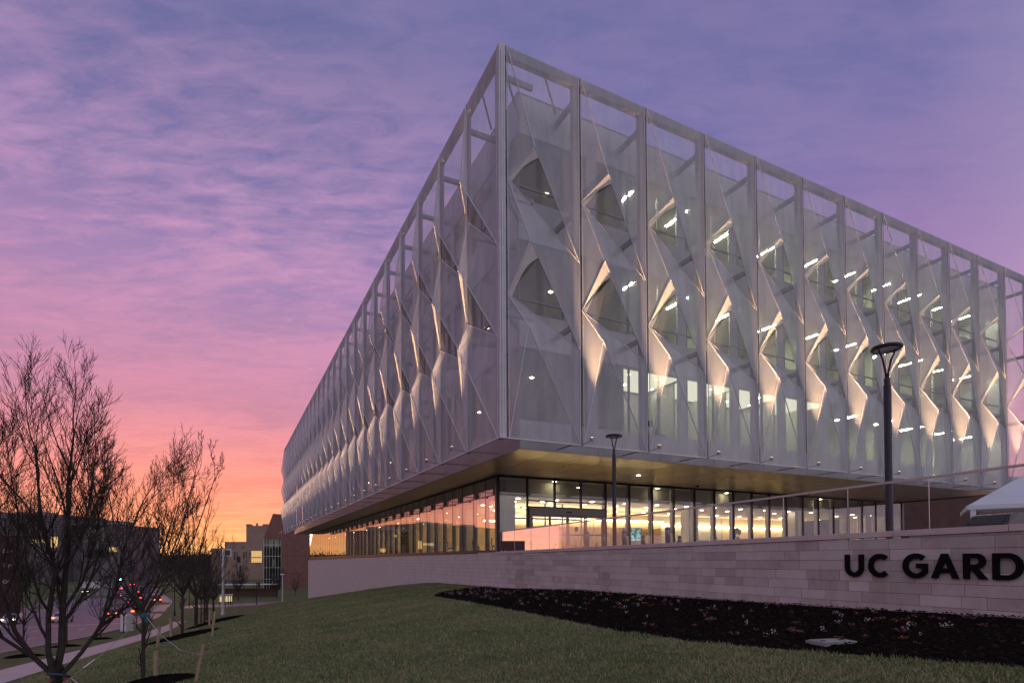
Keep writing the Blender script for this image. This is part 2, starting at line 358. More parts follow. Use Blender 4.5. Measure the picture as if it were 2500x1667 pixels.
def lawn_mat():
    m = bpy.data.materials.new('lawn'); m.use_nodes = True; nt = m.node_tree; N = nt.nodes; L = nt.links; b = N['Principled BSDF']; b.inputs['Roughness'].default_value = .9; b.inputs['Specular IOR Level'].default_value = .1
    g = N.new('ShaderNodeNewGeometry')
    def noise(s, d=5):
        n = N.new('ShaderNodeTexNoise'); n.inputs['Scale'].default_value = s; n.inputs['Detail'].default_value = d; n.inputs['Roughness'].default_value = .7; L.new(g.outputs['Position'], n.inputs['Vector']); return n.outputs['Fac']
    r = N.new('ShaderNodeValToRGB'); cr = r.color_ramp; cr.elements[0].position = .30; cr.elements[0].color = (.060, .090, .032, 1); cr.elements[1].position = .72; cr.elements[1].color = (.155, .135, .070, 1)
    e = cr.elements.new(.5); e.color = (.092, .118, .046, 1)
    ad = N.new('ShaderNodeMath'); ad.operation = 'MULTIPLY_ADD'; ad.inputs[1].default_value = .6; L.new(noise(.22), ad.inputs[0])
    m2 = N.new('ShaderNodeMath'); m2.operation = 'MULTIPLY'; m2.inputs[1].default_value = .4; L.new(noise(6), m2.inputs[0]); L.new(m2.outputs[0], ad.inputs[2])
    L.new(ad.outputs[0], r.inputs[0]); L.new(r.outputs[0], b.inputs['Base Color'])
    bp = N.new('ShaderNodeBump'); bp.inputs['Strength'].default_value = .8; bp.inputs['Distance'].default_value = .04; L.new(noise(35, 3), bp.inputs['Height']); L.new(bp.outputs[0], b.inputs['Normal'])
    MATS['lawn'] = m
lawn_mat()
material('grass_blade', (.092, .150, .050), .9, 0, .5, .45, col2=(.25, .245, .13), spec=.1)
material('grass_straw', (.30, .25, .16), .9, 0, .3, 3, spec=.1)
def ground():
    def axis(lo, hi, step, far_lo, far_hi):
        c = list(np.arange(lo, hi+.01, step)); s = step; x = hi
        while x < far_hi: s *= 1.28; x += s; c.append(x)
        s = step; x = lo; pre = []
        while x > far_lo: s *= 1.28; x -= s; pre.append(x)
        return np.array(pre[::-1]+c)
    xs = axis(-50, 20, .5, -3000, 3000); ys = axis(-6, 60, .5, -800, 4500)
    XX, YY = np.meshgrid(xs, ys); ZZ = H(XX, YY)
    n, m = XX.shape; v = np.stack([XX, YY, ZZ], -1).reshape(-1, 3)
    idx = np.arange(n*m).reshape(n, m); f = np.stack([idx[:-1, :-1], idx[:-1, 1:], idx[1:, 1:], idx[1:, :-1]], -1).reshape(-1, 4)
    me = bpy.data.meshes.new('ground'); me.from_pydata(v.tolist(), [], f.tolist()); me.polygons.foreach_set('use_smooth', [True]*len(me.polygons)); me.materials.append(MATS['lawn'])
    return struct(place('ground', me))
GROUND = ground()
def offset_line(r, s0, s1, step):
    out = []; s = s0
    while s <= s1+1e-6:
        i = min(max(np.searchsorted(_st, s)-1, 0), len(_seg)-1); u = _seg[i]/_len[i]
        # blend direction near the bends
        us = np.zeros(2)
        for ds in (-12, -6, 0, 6, 12):
            j = min(max(np.searchsorted(_st, s+ds)-1, 0), len(_seg)-1); us += _seg[j]/_len[j]
        us /= np.hypot(*us); p = RP[i]+u*(s-_st[i]); out.append((p[0]+us[1]*r, p[1]-us[0]*r)); s += step
    return out
def strip(name, r0, r1, s0, s1, step, dz, m, nx=4, parent=None):
    cols = []
    for k in range(nx+1):
        ln = offset_line(r0+(r1-r0)*k/nx, s0, s1, step); a = np.array(ln); z = H(a[:, 0], a[:, 1])+dz
        cols.append([(p[0], p[1], zz) for p, zz in zip(ln, z)])
    return MB().grid(cols).build(name, m, parent, smooth=True)
ROAD = struct(strip('road', -13.5, 13.5, 0, 640, 3.0, .02, 'asphalt', 12))
struct(strip('sidewalk', 17.4, 19.2, 0, 132, 2.0, .045, 'sidewalk', 3))
def kerb(name, r, s0, s1):
    ln = offset_line(r, s0, s1, 3.0); ln2 = offset_line(r+.18, s0, s1, 3.0); b = MB(); i = 0
    P = [[], [], [], []]
    for (x, y), (x2, y2) in zip(ln, ln2):
        z = h1(x, y); P[0].append((x, y, z-.05)); P[1].append((x, y, z+.14)); P[2].append((x2, y2, z+.14)); P[3].append((x2, y2, z-.05))
    return struct(b.grid(P).build(name, 'kerb', smooth=False))
kerb('kerb', 13.5, 0, 136); kerb('kerb', -13.7, 0, 640); kerb('kerb', 13.5, 182, 640)
# lane paint
for rr, s0, s1, dash in ((-.25, 60, 125, 0), (.25, 60, 125, 0), (4.4, 40, 130, 1), (8.8, 40, 130, 1), (-4.4, 40, 130, 1), (-8.8, 40, 130, 1), (0.0, 190, 520, 0), (4.4, 190, 420, 1), (8.8, 190, 420, 1), (-4.4, 190, 420, 1), (-8.8, 190, 420, 1)):
    if not dash: strip('lane_marking', rr-.08, rr+.08, s0, s1, 3.0, .032, 'road_paint', 1, ROAD)
    else:
        s = s0
        while s < s1: strip('lane_marking', rr-.08, rr+.08, s, s+3, 1.5, .032, 'road_paint', 1, ROAD); s += 9
for rr, s in ((0, 134), ): strip('stop_line', .6, 13.0, s, s+.6, .3, .034, 'road_paint', 1, ROAD)
# side street leaving to the right past the end of the wall
def side_street():
    P = []
    for k in range(5):
        row = []
        for i in range(30):
            t = i/29*95; o = -5.5+11*k/4
            x, y = -82+11+E1.x*t+E2.x*o, 118+6+E1.y*t+E2.y*o; row.append((x, y, h1(x, y)+.03))
        P.append(row)
    return struct(MB().grid(P).build('side_street', 'asphalt', smooth=True))
side_street()

# ------------------------------------------------------------------ main building
BLD = empty('office_building', C0, YAW)
tag(BLD, 'long office building wrapped in folded white mesh above a lit glass ground floor', 'building')
ZB, ZT, BAY, R0, L0 = 6.72, 23.53, 3.81, 4.0612, 3.7363
def facade():
    x0, x1 = .07, 3.75
    TL, TR = (x0, 0, ZT-.02), (x1, 0, ZT-.02); BL, BR = (x0+.05, 0, ZB+.03), (x1, 0, ZB+.03)
    P1, P2, P3 = (1.059, -.70, 18.97), (.823, -.70, 14.97), (.698, -.70, 11.34)
    L1, R1, L2, R2 = (x0, 0, 17.83), (x1, 0, 14.99), (x0, 0, 12.85), (x1, 0, 11.05)
    def lip(P, L, R, f, g):
        P, L, R = Vector(P), Vector(L), Vector(R); Q = P.lerp(R, f); Lq = L.lerp(R, g); n = 12; rows = []
        for i in range(n+1):
            t = i/n; top = L.lerp(P, t); bow = Lq.lerp(Q, t); bow = bow.lerp(top, .42*math.sin(math.pi*t))
            rows.append([top, top.lerp(bow, .5), bow])
        return MB().grid(rows)
    panels = []
    def tri(A, B, C, n=5):
        A, B, C = map(Vector, (A, B, C)); b = MB(); rows = []
        for i in range(n+1):
            s0, s1 = A.lerp(B, i/n), A.lerp(C, i/n); rows.append([s0.lerp(s1, j/n) for j in range(n+1)])
        return b.grid(rows)
    panels.append(('fabric_panel', MB().patch(TL, P1, R1, TR, 8).mesh('fabric_panel', 'fabric', True)))
    panels.append(('fabric_panel', MB().poly((TL, L1, P1)).mesh('fabric_panel', 'fabric')))
    panels.append(('fabric_panel', MB().patch(L1, P2, R2, R1, 8).mesh('fabric_panel', 'fabric', True)))
    panels.append(('fabric_panel', MB().poly((L1, L2, P2)).mesh('fabric_panel', 'fabric')))
    panels.append(('fabric_panel', MB().patch(L2, P3, BR, R2, 8).mesh('fabric_panel', 'fabric', True)))
    panels.append(('fabric_panel', MB().poly((L2, BL, P3)).mesh('fabric_panel', 'fabric')))
    panels.append(('fabric_panel', MB().poly((P3, BL, BR)).mesh('fabric_panel', 'fabric')))
    panels.append(('opening_lip', lip(P1, L1, R1, .085, .05).mesh('opening_lip', 'fabric_lip', True)))
    panels.append(('opening_lip', lip(P2, L2, R2, .15, .05).mesh('opening_lip', 'fabric_lip', True)))
    for A_, B_, C_, D_ in ((P1, L1, R1, .085), (P2, L2, R2, .15)):
        q = Vector(A_).lerp(Vector(C_), D_); panels.append(('opening_veil', MB().poly((Vector(B_)+Vector((.01, .02, -.02)), q+Vector((0, .02, -.03)), Vector(C_)+Vector((-.01, .02, .0)))).mesh('opening_veil', 'fabric_veil')))
    fr = MB()
    for A, B in ((TL, P1), (P1, R1), (L1, P1), (L1, R1), (L1, P2), (P2, R2), (L2, P2), (L2, R2), (L2, P3), (P3, BR), (P3, BL), (BL, BR), (TL, BL), (TR, BR)):
        fr.tube([A, B], .026, 5)
    frame = fr.mesh('bay_frame', 'frame_metal')
    post = MB().box(3.47, 3.74, .05, .30, ZB+.02, ZT-.45).mesh('bay_post', 'steel_paint')
    beam = MB().box(.0, 3.80, .03, .32, ZT-.43, ZT).mesh('top_beam', 'steel_paint')
    gap = MB().box(-.035, .045, .035, .10, ZB+.06, ZT-.44).mesh('joint_strip', 'dark_metal')
    struts = [MB().box(3.52, 3.68, .30, 1.80, z-.11, z+.11).mesh('strut', 'steel_paint') for z in (22.45, 17.35, 12.2)]
    struts.append(MB().bar((3.6, .28, ZB+.1), (3.6, 1.78, ZB+.12), .05, .05).mesh('strut', 'steel_paint'))
    rail = MB().box(.0, 3.81, -.03, .05, ZB-.01, ZB+.05).mesh('bottom_rail', 'frame_metal')
    allf = MB()
    for _, me in panels:
        o = len(allf.v); allf.v += [tuple(v.co) for v in me.vertices]; allf.f += [tuple(i+o for i in p.vertices) for p in me.polygons]
    allf = allf.mesh('fabric_panel', 'fabric', True)
    arm = MB().tube([(0, 0, ZB+.03), (0, -.72, ZB+.10)], .018, 6).box(-.05, .05, -.03, .02, ZB-.05, ZB+.06).mesh('flood_arm', 'steel_paint')
    head = MB().box(-.07, .07, -.84, -.70, ZB+.08, ZB+.22).box(-.09, .09, -.80, -.74, ZB+.05, ZB+.09).mesh('flood_head', 'steel_paint')
    lens = MB().box(-.055, .055, -.825, -.715, ZB+.221, ZB+.228).mesh('flood_lens', 'flood_lens')
    spot = bpy.data.lights.new('flood_light', 'SPOT'); spot.energy = 12500; spot.color = (1.0, .58, .28); spot.spot_size = math.radians(20); spot.spot_blend = 1.0; spot.shadow_soft_size = .05
    def bay(loc, rz, w, split, lamp):
        s = (w/BAY, 1, 1)
        f = place('bay_frame', frame, BLD, loc, rz, s)
        if split:
            for nm, me in panels: place(nm, me, f)
        else: place('fabric_panel', allf, f)
        place('bay_post', post, f); place('top_beam', beam, f); place('joint_strip', gap, f); place('bottom_rail', rail, f)
        for me in struts: place('strut', me, f)
        if lamp:
            h = place('flood_arm', arm, BLD, loc, rz); place('flood_head', head, h); place('flood_lens', lens, h)
            sp = bpy.data.objects.new('flood_light', spot); COL.objects.link(sp); sp.parent = h; sp.location = (0.02, -.77, ZB+.30)
            sp.rotation_euler = Vector((.055, .037, 1)).to_track_quat('-Z', 'Y').to_euler()
    bay((.30, 0, 0), 0, R0-.30, True, False)
    for k in range(11): bay((R0+k*BAY, 0, 0), 0, BAY, True, True)
    for k in range(26):
        b1 = L0+k*BAY; bay((0, b1, 0), -math.pi/2, BAY if k else L0-.18, k < 14, True)
    c = MB().box(.0, .29, .0, .17, ZB, ZT-.001).build('corner_post', 'frame_metal', BLD)
    MB().box(.06, .09, -.006, -.001, ZB+.2, ZT-.3).box(.19, .20, -.006, -.001, ZB+.2, ZT-.3).build('post_groove', 'steel_paint', c)
    e = R0+11*BAY
    MB().box(e, e+.25, 0, .25, ZB, ZT).build('corner_post', 'frame_metal', BLD)
    # corner braces between the post line and the parapet
    b = MB(); b.bar((.3, .25, 22.9), (1.75, 1.7, 22.3), .08, .10); b.bar((2.3, .2, 23.2), (3.5, 1.2, 22.5), .07, .09); b.bar((.2, 2.3, 23.2), (1.2, 3.4, 22.5), .07, .09)
    for z in (17.35, 12.2): b.bar((.3, .25, z), (1.85, 1.8, z), .12, .12)
    b.build('corner_brace', 'steel_paint', BLD)
facade()

IW_A, IW_B, AEND, BEND = 1.80, 1.75, 46.3, 98.3
SPAN = [(6.70, 8.08), (11.44, 13.08), (16.46, 18.38), (21.44, 23.30)]
GLZ = [(8.08, 11.44), (13.08, 16.46), (18.38, 21.44)]
def inner_walls():
    pw = 1.952
    colsR = [1.82, 4.25]
    while colsR[-1]+pw < AEND+.2: colsR.append(colsR[-1]+pw)
    colsL = [1.77, 4.20]
    while colsL[-1]+pw < BEND+.2: colsL.append(colsL[-1]+pw)
    pm = {}
    def panel(w, z0, z1):
        k = (round(w, 3), z0)
        if k not in pm: pm[k] = MB().box(.008, w-.008, 0, .10, z0+.008, z1-.008).mesh('wall_panel', 'panel_grey')
        return pm[k]
    gm = {}
    def pane(w, z0, z1):
        k = (round(w, 3), z0)
        if k not in gm: gm[k] = MB().poly(((.03, .05, z0+.03), (w-.03, .05, z0+.03), (w-.03, .05, z1-.03), (.03, .05, z1-.03))).mesh('window_pane', 'glass_up')
        return gm[k]
    mul = MB().box(-.03, .03, .005, .14, 8.0, 21.5).mesh('mullion', 'mullion')
    infill = {}
    for side, cols in (('R', colsR), ('L', colsL)):
        for i in range(len(cols)-1):
            c, w = cols[i], cols[i+1]-cols[i]
            loc, rz = ((c, IW_B, 0), 0) if side == 'R' else ((IW_A, cols[i+1], 0), -math.pi/2)
            for z0, z1 in SPAN: place('wall_panel', panel(w, z0, z1), BLD, loc, rz)
            for z0, z1 in GLZ: place('window_pane', pane(w, z0, z1), BLD, loc, rz)
            place('mullion', mul, BLD, loc, rz)
            if i >= 3 and i % 2 == 0 or i == 1:
                for z0, z1 in GLZ:
                    k = z0
                    if k not in infill: infill[k] = MB().box(1.32, 1.92, .02, .12, z0+.01, z1-.01).mesh('infill_panel', 'panel_grey')
                    place('infill_panel', infill[k], BLD, loc, rz)
        ln = cols[-1]-cols[0]
        for z0, z1 in GLZ:
            zt = z0+.60
            for z in ((zt,) if z0 > 10 else ()):
                b = MB()
                if side == 'R': b.box(cols[0], cols[-1], IW_B+.01, IW_B+.13, z-.03, z+.03)
                else: b.box(IW_A+.01, IW_A+.13, cols[0], cols[-1], z-.03, z+.03)
                b.build('transom', 'mullion', BLD)
    MB().box(1.78, AEND, 1.73, 1.95, 23.305, 23.36).box(1.78, 2.0, 1.951, BEND, 23.305, 23.36).build('parapet_cap', 'steel_paint', BLD)
    MB().box(AEND-.1, AEND, 1.9, 20, 6.7, 23.3).build('end_wall', 'panel_grey', BLD)
    MB().box(1.95, AEND, BEND-.1, BEND, 6.75, 23.3).box(6.5, AEND, BEND-.1, BEND, 2.0, 6.74).build('end_wall', 'panel_grey', BLD)
    for z0, z1 in ((7.25, 7.98), (11.5, 12.95), (16.52, 18.25), (21.5, 23.0)):
        MB().box(2.05, AEND-.12, 2.0, BEND-.12, z0, z1).build('floor_slab', 'ceiling_white', BLD)
    for z0, z1 in ((8.0, 11.48), (12.97, 16.5), (18.27, 21.48)):
        MB().box(9.0, AEND-.2, 8.4, 8.6, z0, z1).build('office_wall', 'office_wall', BLD)
        MB().box(8.9, 9.0, 8.4, BEND-.3, z0, z1).build('office_wall', 'office_wall', BLD)
        MB().box(7.9, 8.05, 2.1, 8.4, z0, z1).build('office_wall', 'office_wall', BLD)
        for a in (16.0, 23.8, 31.6, 39.4):
            MB().box(a, a+.12, 3.6, 8.38, z0, z1).build('office_wall', 'office_wall', BLD)
        MB().box(8.1, AEND-.3, 2.1, 8.38, z0, z0+.01).build('office_floor', 'office_floor', BLD)
    st = MB().poly(((-.03, 0, -.01), (-.03, 1.7, -.01), (.03, 1.7, -.01), (.03, 0, -.01))).mesh('strip_light', 'strip_light')
    for zi, z in enumerate((11.46, 16.5, 21.48)):
        for k in range(10):
            a = 9.35+3.9*k
            if zi == 0 and k < 5: continue
            for b0 in (2.9,): place('strip_light', st, BLD, (a, b0, z), 0)
    dl = MB().lathe([(0, -.012), (.11, -.012), (.11, 0)], 14).mesh('down_light', 'down_light')
    rl = MB().lathe([(0, -.012), (.08, -.012), (.08, 0)], 12).mesh('down_light', 'room_light')
    for k in range(8):
        for b0 in (2.9, 4.4): place('down_light', rl, BLD, (9.0+2.0*k+.9*(b0 > 4), b0, 11.476), 0)
    tf = MB().poly(((.05, 2.3, -.012), (.05, 5.4, -.012), (3.85, 5.4, -.012), (3.85, 2.3, -.012))).mesh('ceiling_glow_sheet', 'ceiling_fill_glow')  # glowing sheet added under the ceiling, stands in for evenly lit rooms
    for a in (8.2, 12.35, 16.35, 20.55): place('ceiling_glow_sheet', tf, BLD, (a, 0, 11.49), 0)
    MB().box(8.1, 24.9, 5.6, 5.75, 8.02, 11.47).build('exam_room_wall', 'core_wall', BLD)
    for a in (12.2, 16.2, 20.4): MB().box(a, a+.12, 3.0, 5.58, 8.02, 11.47).build('exam_room_wall', 'core_wall', BLD)
    r2 = random.Random(3)
    for z in (11.495, 16.515, 21.495):
        for k in range(11): place('down_light', dl, BLD, (4.0+r2.random()*2.5, 4+k*7.8+r2.random()*3, z), 0)
    # dark furniture seen behind the upper windows
inner_walls()

def soffit():
    b = MB().box(1.9, AEND-.15, 1.87, 9.7, 6.76, 6.95).build('soffit_deck', 'dark_metal', BLD)
    MB().box(1.9, 4.6, 9.71, BEND-.15, 6.76, 6.95).build('soffit_deck', 'dark_metal', BLD)
    w = 1.952; mR = MB().box(.022, w-.022, .015, 2.585, 0, .03).mesh('soffit_panel', 'soffit_metal')
    a = 1.85
    while a+w < AEND:
        for j in range(3): place('soffit_panel', mR, BLD, (a, 1.86+j*2.6, 6.715), 0)
        a += w
    mL = MB().box(.006, 2.60, .022, 2*w-.022, 0, .03).mesh('soffit_panel', 'soffit_metal')
    y = 9.67
    while y+2*w < BEND: place('soffit_panel', mL, BLD, (1.86, y, 6.715), 0); y += 2*w
    dl = MB().lathe([(0, -.01), (.12, -.01), (.12, .0)], 14).mesh('down_light', 'down_light')
    place('down_light', dl, BLD, (12.3, 6.2, 6.713), 0)
    dk = MB().lathe([(0, -.008), (.10, -.008), (.12, .0)], 14).mesh('recessed_light', 'dark_metal')
    for a in (6.3, 18.3, 24.3, 30.3): place('recessed_light', dk, BLD, (a, 5.2, 6.713), 0)
    for a in (19.2, 31.0): MB().lathe([(.11, 0), (.11, -.05), (.06, -.11), (0, -.13)], 14).build('dome_camera', 'dark_metal', BLD, loc=(a, 8.3, 6.713))
soffit()

FZ = 2.08; GA, GB = 4.42, 9.55
def ground_floor():
    w = 1.965; hz = 6.60
    cols = [GA+w*i for i in range(22)]
    pane = MB().poly(((.04, 0, FZ+.14), (w-.04, 0, FZ+.14), (w-.04, 0, hz), (.04, 0, hz))).mesh('glass_pane', 'glass_low')
    mul = MB().box(-.045, .045, -.06, .12, FZ, 6.60).mesh('mullion', 'dark_metal')
    fin = MB().box(-.10, .10, .125, .34, FZ+.03, 6.55).mesh('mullion_fin', 'mullion')
    top = MB().poly(((.04, 0, 5.30), (w-.04, 0, 5.30), (w-.04, 0, hz), (.04, 0, hz))).mesh('glass_pane', 'glass_low')
    mid = MB().poly(((.04, 0, 4.92), (w-.04, 0, 4.92), (w-.04, 0, 5.22), (.04, 0, 5.22))).mesh('glass_pane', 'glass_low')
    mulU = MB().box(-.045, .045, -.06, .12, 4.90, 6.60).mesh('mullion', 'dark_metal')
    for i, a in enumerate(cols):
        loc = (a, GB, 0)
        if i in (2, 3): place('mullion', mulU, BLD, loc)
        else: place('mullion', mul, BLD, loc)
        if i not in (1, 2, 3): place('mullion_fin', fin, BLD, loc)
        if i < len(cols)-1:
            if i in (1, 2, 3): place('glass_pane', top, BLD, loc); place('glass_pane', mid, BLD, loc)
            else: place('glass_pane', pane, BLD, loc)
    e = cols[-1]
    MB().box(GA-.06, e+.05, GB-.06, GB+.12, 6.601, 6.72).build('window_head', 'dark_metal', BLD)
    MB().box(GA+w+.05, GA+4*w-.05, GB-.05, GB+.1, 5.225, 5.295).build('window_transom', 'dark_metal', BLD)
    MB().box(GA+w+.05, GA+4*w-.05, GB-.05, GB+.1, 4.86, 4.915).build('window_transom', 'dark_metal', BLD)
    MB().box(GA-.06, GA+w-.05, GB-.07, GB+.13, FZ-.3, FZ+.13).box(GA+4*w+.05, e, GB-.07, GB+.13, FZ-.3, FZ+.13).build('window_sill', 'dark_metal', BLD)
    MB().box(e, e+.3, GB-.05, GB+6, FZ-.5, 6.7).build('end_pier', 'steel_paint', BLD)
    # left side glazing
    paneL = MB().poly(((0, -.04, FZ+.14), (0, -w+.04, FZ+.14), (0, -w+.04, hz), (0, -.04, hz))).mesh('glass_pane', 'glass_coated')
    mulL = MB().box(-.008, .12, -.022, .022, FZ, 6.60).mesh('mullion', 'dark_metal')
    finL = MB().box(.125, .26, -.05, .05, FZ+.03, 6.55).mesh('mullion_fin', 'mullion')
    n = 44
    for i in range(1, n+1):
        y = GB+w*i; place('mullion', mulL, BLD, (GA, y, 0)); place('glass_pane', paneL, BLD, (GA, y, 0)); place('mullion_fin', finL, BLD, (GA, y, 0))
    ye = GB+w*n
    MB().box(GA-.06, GA+.12, GB+.121, ye, 6.601, 6.72).build('window_head', 'dark_metal', BLD)
    MB().box(GA-.07, GA+.13, GB+.131, ye, FZ-.6, FZ+.13).build('window_sill', 'dark_metal', BLD)
    # sliding entrance doors
    d0, d1 = GA+w+.10, GA+4*w-.10
    f = MB().box(d0, d0+.16, GB-.10, GB+.16, FZ, 4.85).box(d1-.16, d1, GB-.10, GB+.16, FZ, 4.85).box(d0+.161, d1-.161, GB-.12, GB+.18, 4.42, 4.85).build('door_frame', 'mullion', BLD)
    MB().box((d0+d1)/2-.2, (d0+d1)/2+.2, GB-.15, GB-.121, 4.56, 4.64).build('door_sensor', 'dark_metal', f)
    lw = (d1-d0-.34)/4
    for k in range(4):
        x = d0+.17+k*lw; y = GB+(.0 if k in (0, 3) else .07)
        lf = MB().box(x, x+.10, y-.03, y+.03, FZ+.02, 4.41).box(x+lw-.10, x+lw, y-.03, y+.03, FZ+.02, 4.41).box(x+.101, x+lw-.101, y-.03, y+.03, 4.28, 4.41).box(x+.101, x+lw-.101, y-.03, y+.03, FZ+.02, FZ+.22).box(x+.101, x+lw-.101, y-.03, y+.03, 3.14, 3.22).build('door_leaf', 'mullion', BLD)
        MB().poly(((x+.1, y, FZ+.2), (x+lw-.1, y, FZ+.2), (x+lw-.1, y, 4.3), (x+.1, y, 4.3))).build('door_glass', 'glass_low', lf)
        if k in (1, 2): MB().prism([(x+lw/2+.13*math.cos(t*math.pi/8), 3.55+.16*math.sin(t*math.pi/8)) for t in range(16)], y-.012, y-.006).build('door_decal', 'dark_metal', lf)
    # lobby
    MB().box(GA+.15, AEND-.4, GB+.15, 24, FZ-.25, FZ-.02).box(GA+.15, 14, 24.01, BEND-8, FZ-.25, FZ-.02).build('lobby_floor', 'lobby_floor', BLD)
    MB().box(GA+1.2, AEND-.4, GB+1.2, 24, 5.60, 5.72).box(GA+1.2, 14, 24.01, BEND-8, 5.60, 5.72).build('lobby_ceiling', 'ceiling_white', BLD)
    MB().box(GA+1.0, AEND-.4, GB+1.0, GB+1.19, 5.55, 6.70).box(GA+1.0, GA+1.19, GB+1.2, BEND-8, 5.55, 6.70).build('bulkhead', 'ceiling_white', BLD)
    MB().box(GA+.2, AEND-.4, GB+.16, GB+.99, 6.62, 6.70).build('perimeter_ceiling', 'ceiling_white', BLD)
    pd = MB().lathe([(0, -.012), (.12, -.012), (.12, 0)], 14).mesh('down_light', 'down_light')
    for a in (8.7, 17.2, 24.0, 35.0): place('down_light', pd, BLD, (float(a), GB+.6, 6.615))  # one real downlight; the rest added to brighten the bulkhead
    MB().box(14.0, 24.8, 20.0, 20.2, FZ, 5.6).box(34, AEND-.4, 20.0, 20.2, FZ, 5.6).build('lobby_wall', 'lobby_wall', BLD)
    MB().box(24.81, 33.9, 20.0, 20.2, FZ, 5.6).build('lobby_wall', 'core_wall', BLD)
    MB().box(13.8, 14.0, 20.0, BEND-8, FZ, 5.6).build('lobby_wall', 'lobby_wall', BLD)
    MB().box(7.2, 22.6, 15.9, 16.1, FZ, 4.15).build('wood_partition', 'wood_wall', BLD)
    MB().box(7.2, 22.6, 15.95, 16.05, 4.152, 4.75).build('transom_light_wall', 'lobby_wall', BLD)
    for y0, y1, xa, xb in ((19.75, 19.95, 8, AEND-1), (15.65, 15.85, 7.2, 22.6)):
        MB().box(xa, xb, y0, y1, 4.62, 4.74).build('cove_light', 'cove_light', BLD)
    MB().box(13.55, 13.75, 21, BEND-9, 4.62, 4.74).build('cove_light', 'cove_light', BLD)
    for y in np.arange(26, 88, 7.8): MB().box(8.5, 13.6, y, y+.15, FZ, 5.58).build('lobby_partition', 'lobby_wall', BLD)
    dl = MB().lathe([(0, -.012), (.14, -.012), (.14, 0)], 14).mesh('down_light', 'down_light')
    for a in np.arange(6.8, 45, 2.9):
        for b in (11.6, 13.6, 17.5): place('down_light', dl, BLD, (float(a)+(.7 if b > 12 else 0), b, 5.595))
    for b in np.arange(13, 88, 3.9):
        for a in (6.6, 9.4): place('down_light', dl, BLD, (a, float(b), 5.595))
    cl = MB().box(-.45, .45, -.45, .45, FZ, 5.55).mesh('column', 'column_white')
    for a in (5.95, 21.7, 33.7, 43.5): place('column', cl, BLD, (a, 11.7, 0))
    for b in np.arange(19.5, 90, 7.8): place('column', cl, BLD, (6.4, float(b), 0))
    # vestibule
    v = MB()
    for a in (6.6, 8.2, 9.6, 11.0, 12.6): v.box(a-.05, a+.05, 12.9, 13.0, FZ, 5.5)
    v.box(6.6, 12.6, 12.91, 12.99, 4.35, 4.5)
    v.build('vestibule_frame', 'mullion', BLD)
ground_floor()

# terrace slab and the building's base
TER = MB().box(3.10, 60, -26, 6.2, 1.2, FZ-.05).box(3.10, 60, 6.2, GB+.1, .5, FZ-.052).box(3.10, 6, GB+.11, 84.3, -6, 1.50)
t_ = TER.build('terrace', 'terrace_paving', None); t_.location = C0; t_.rotation_euler = (0, 0, YAW); struct(t_)

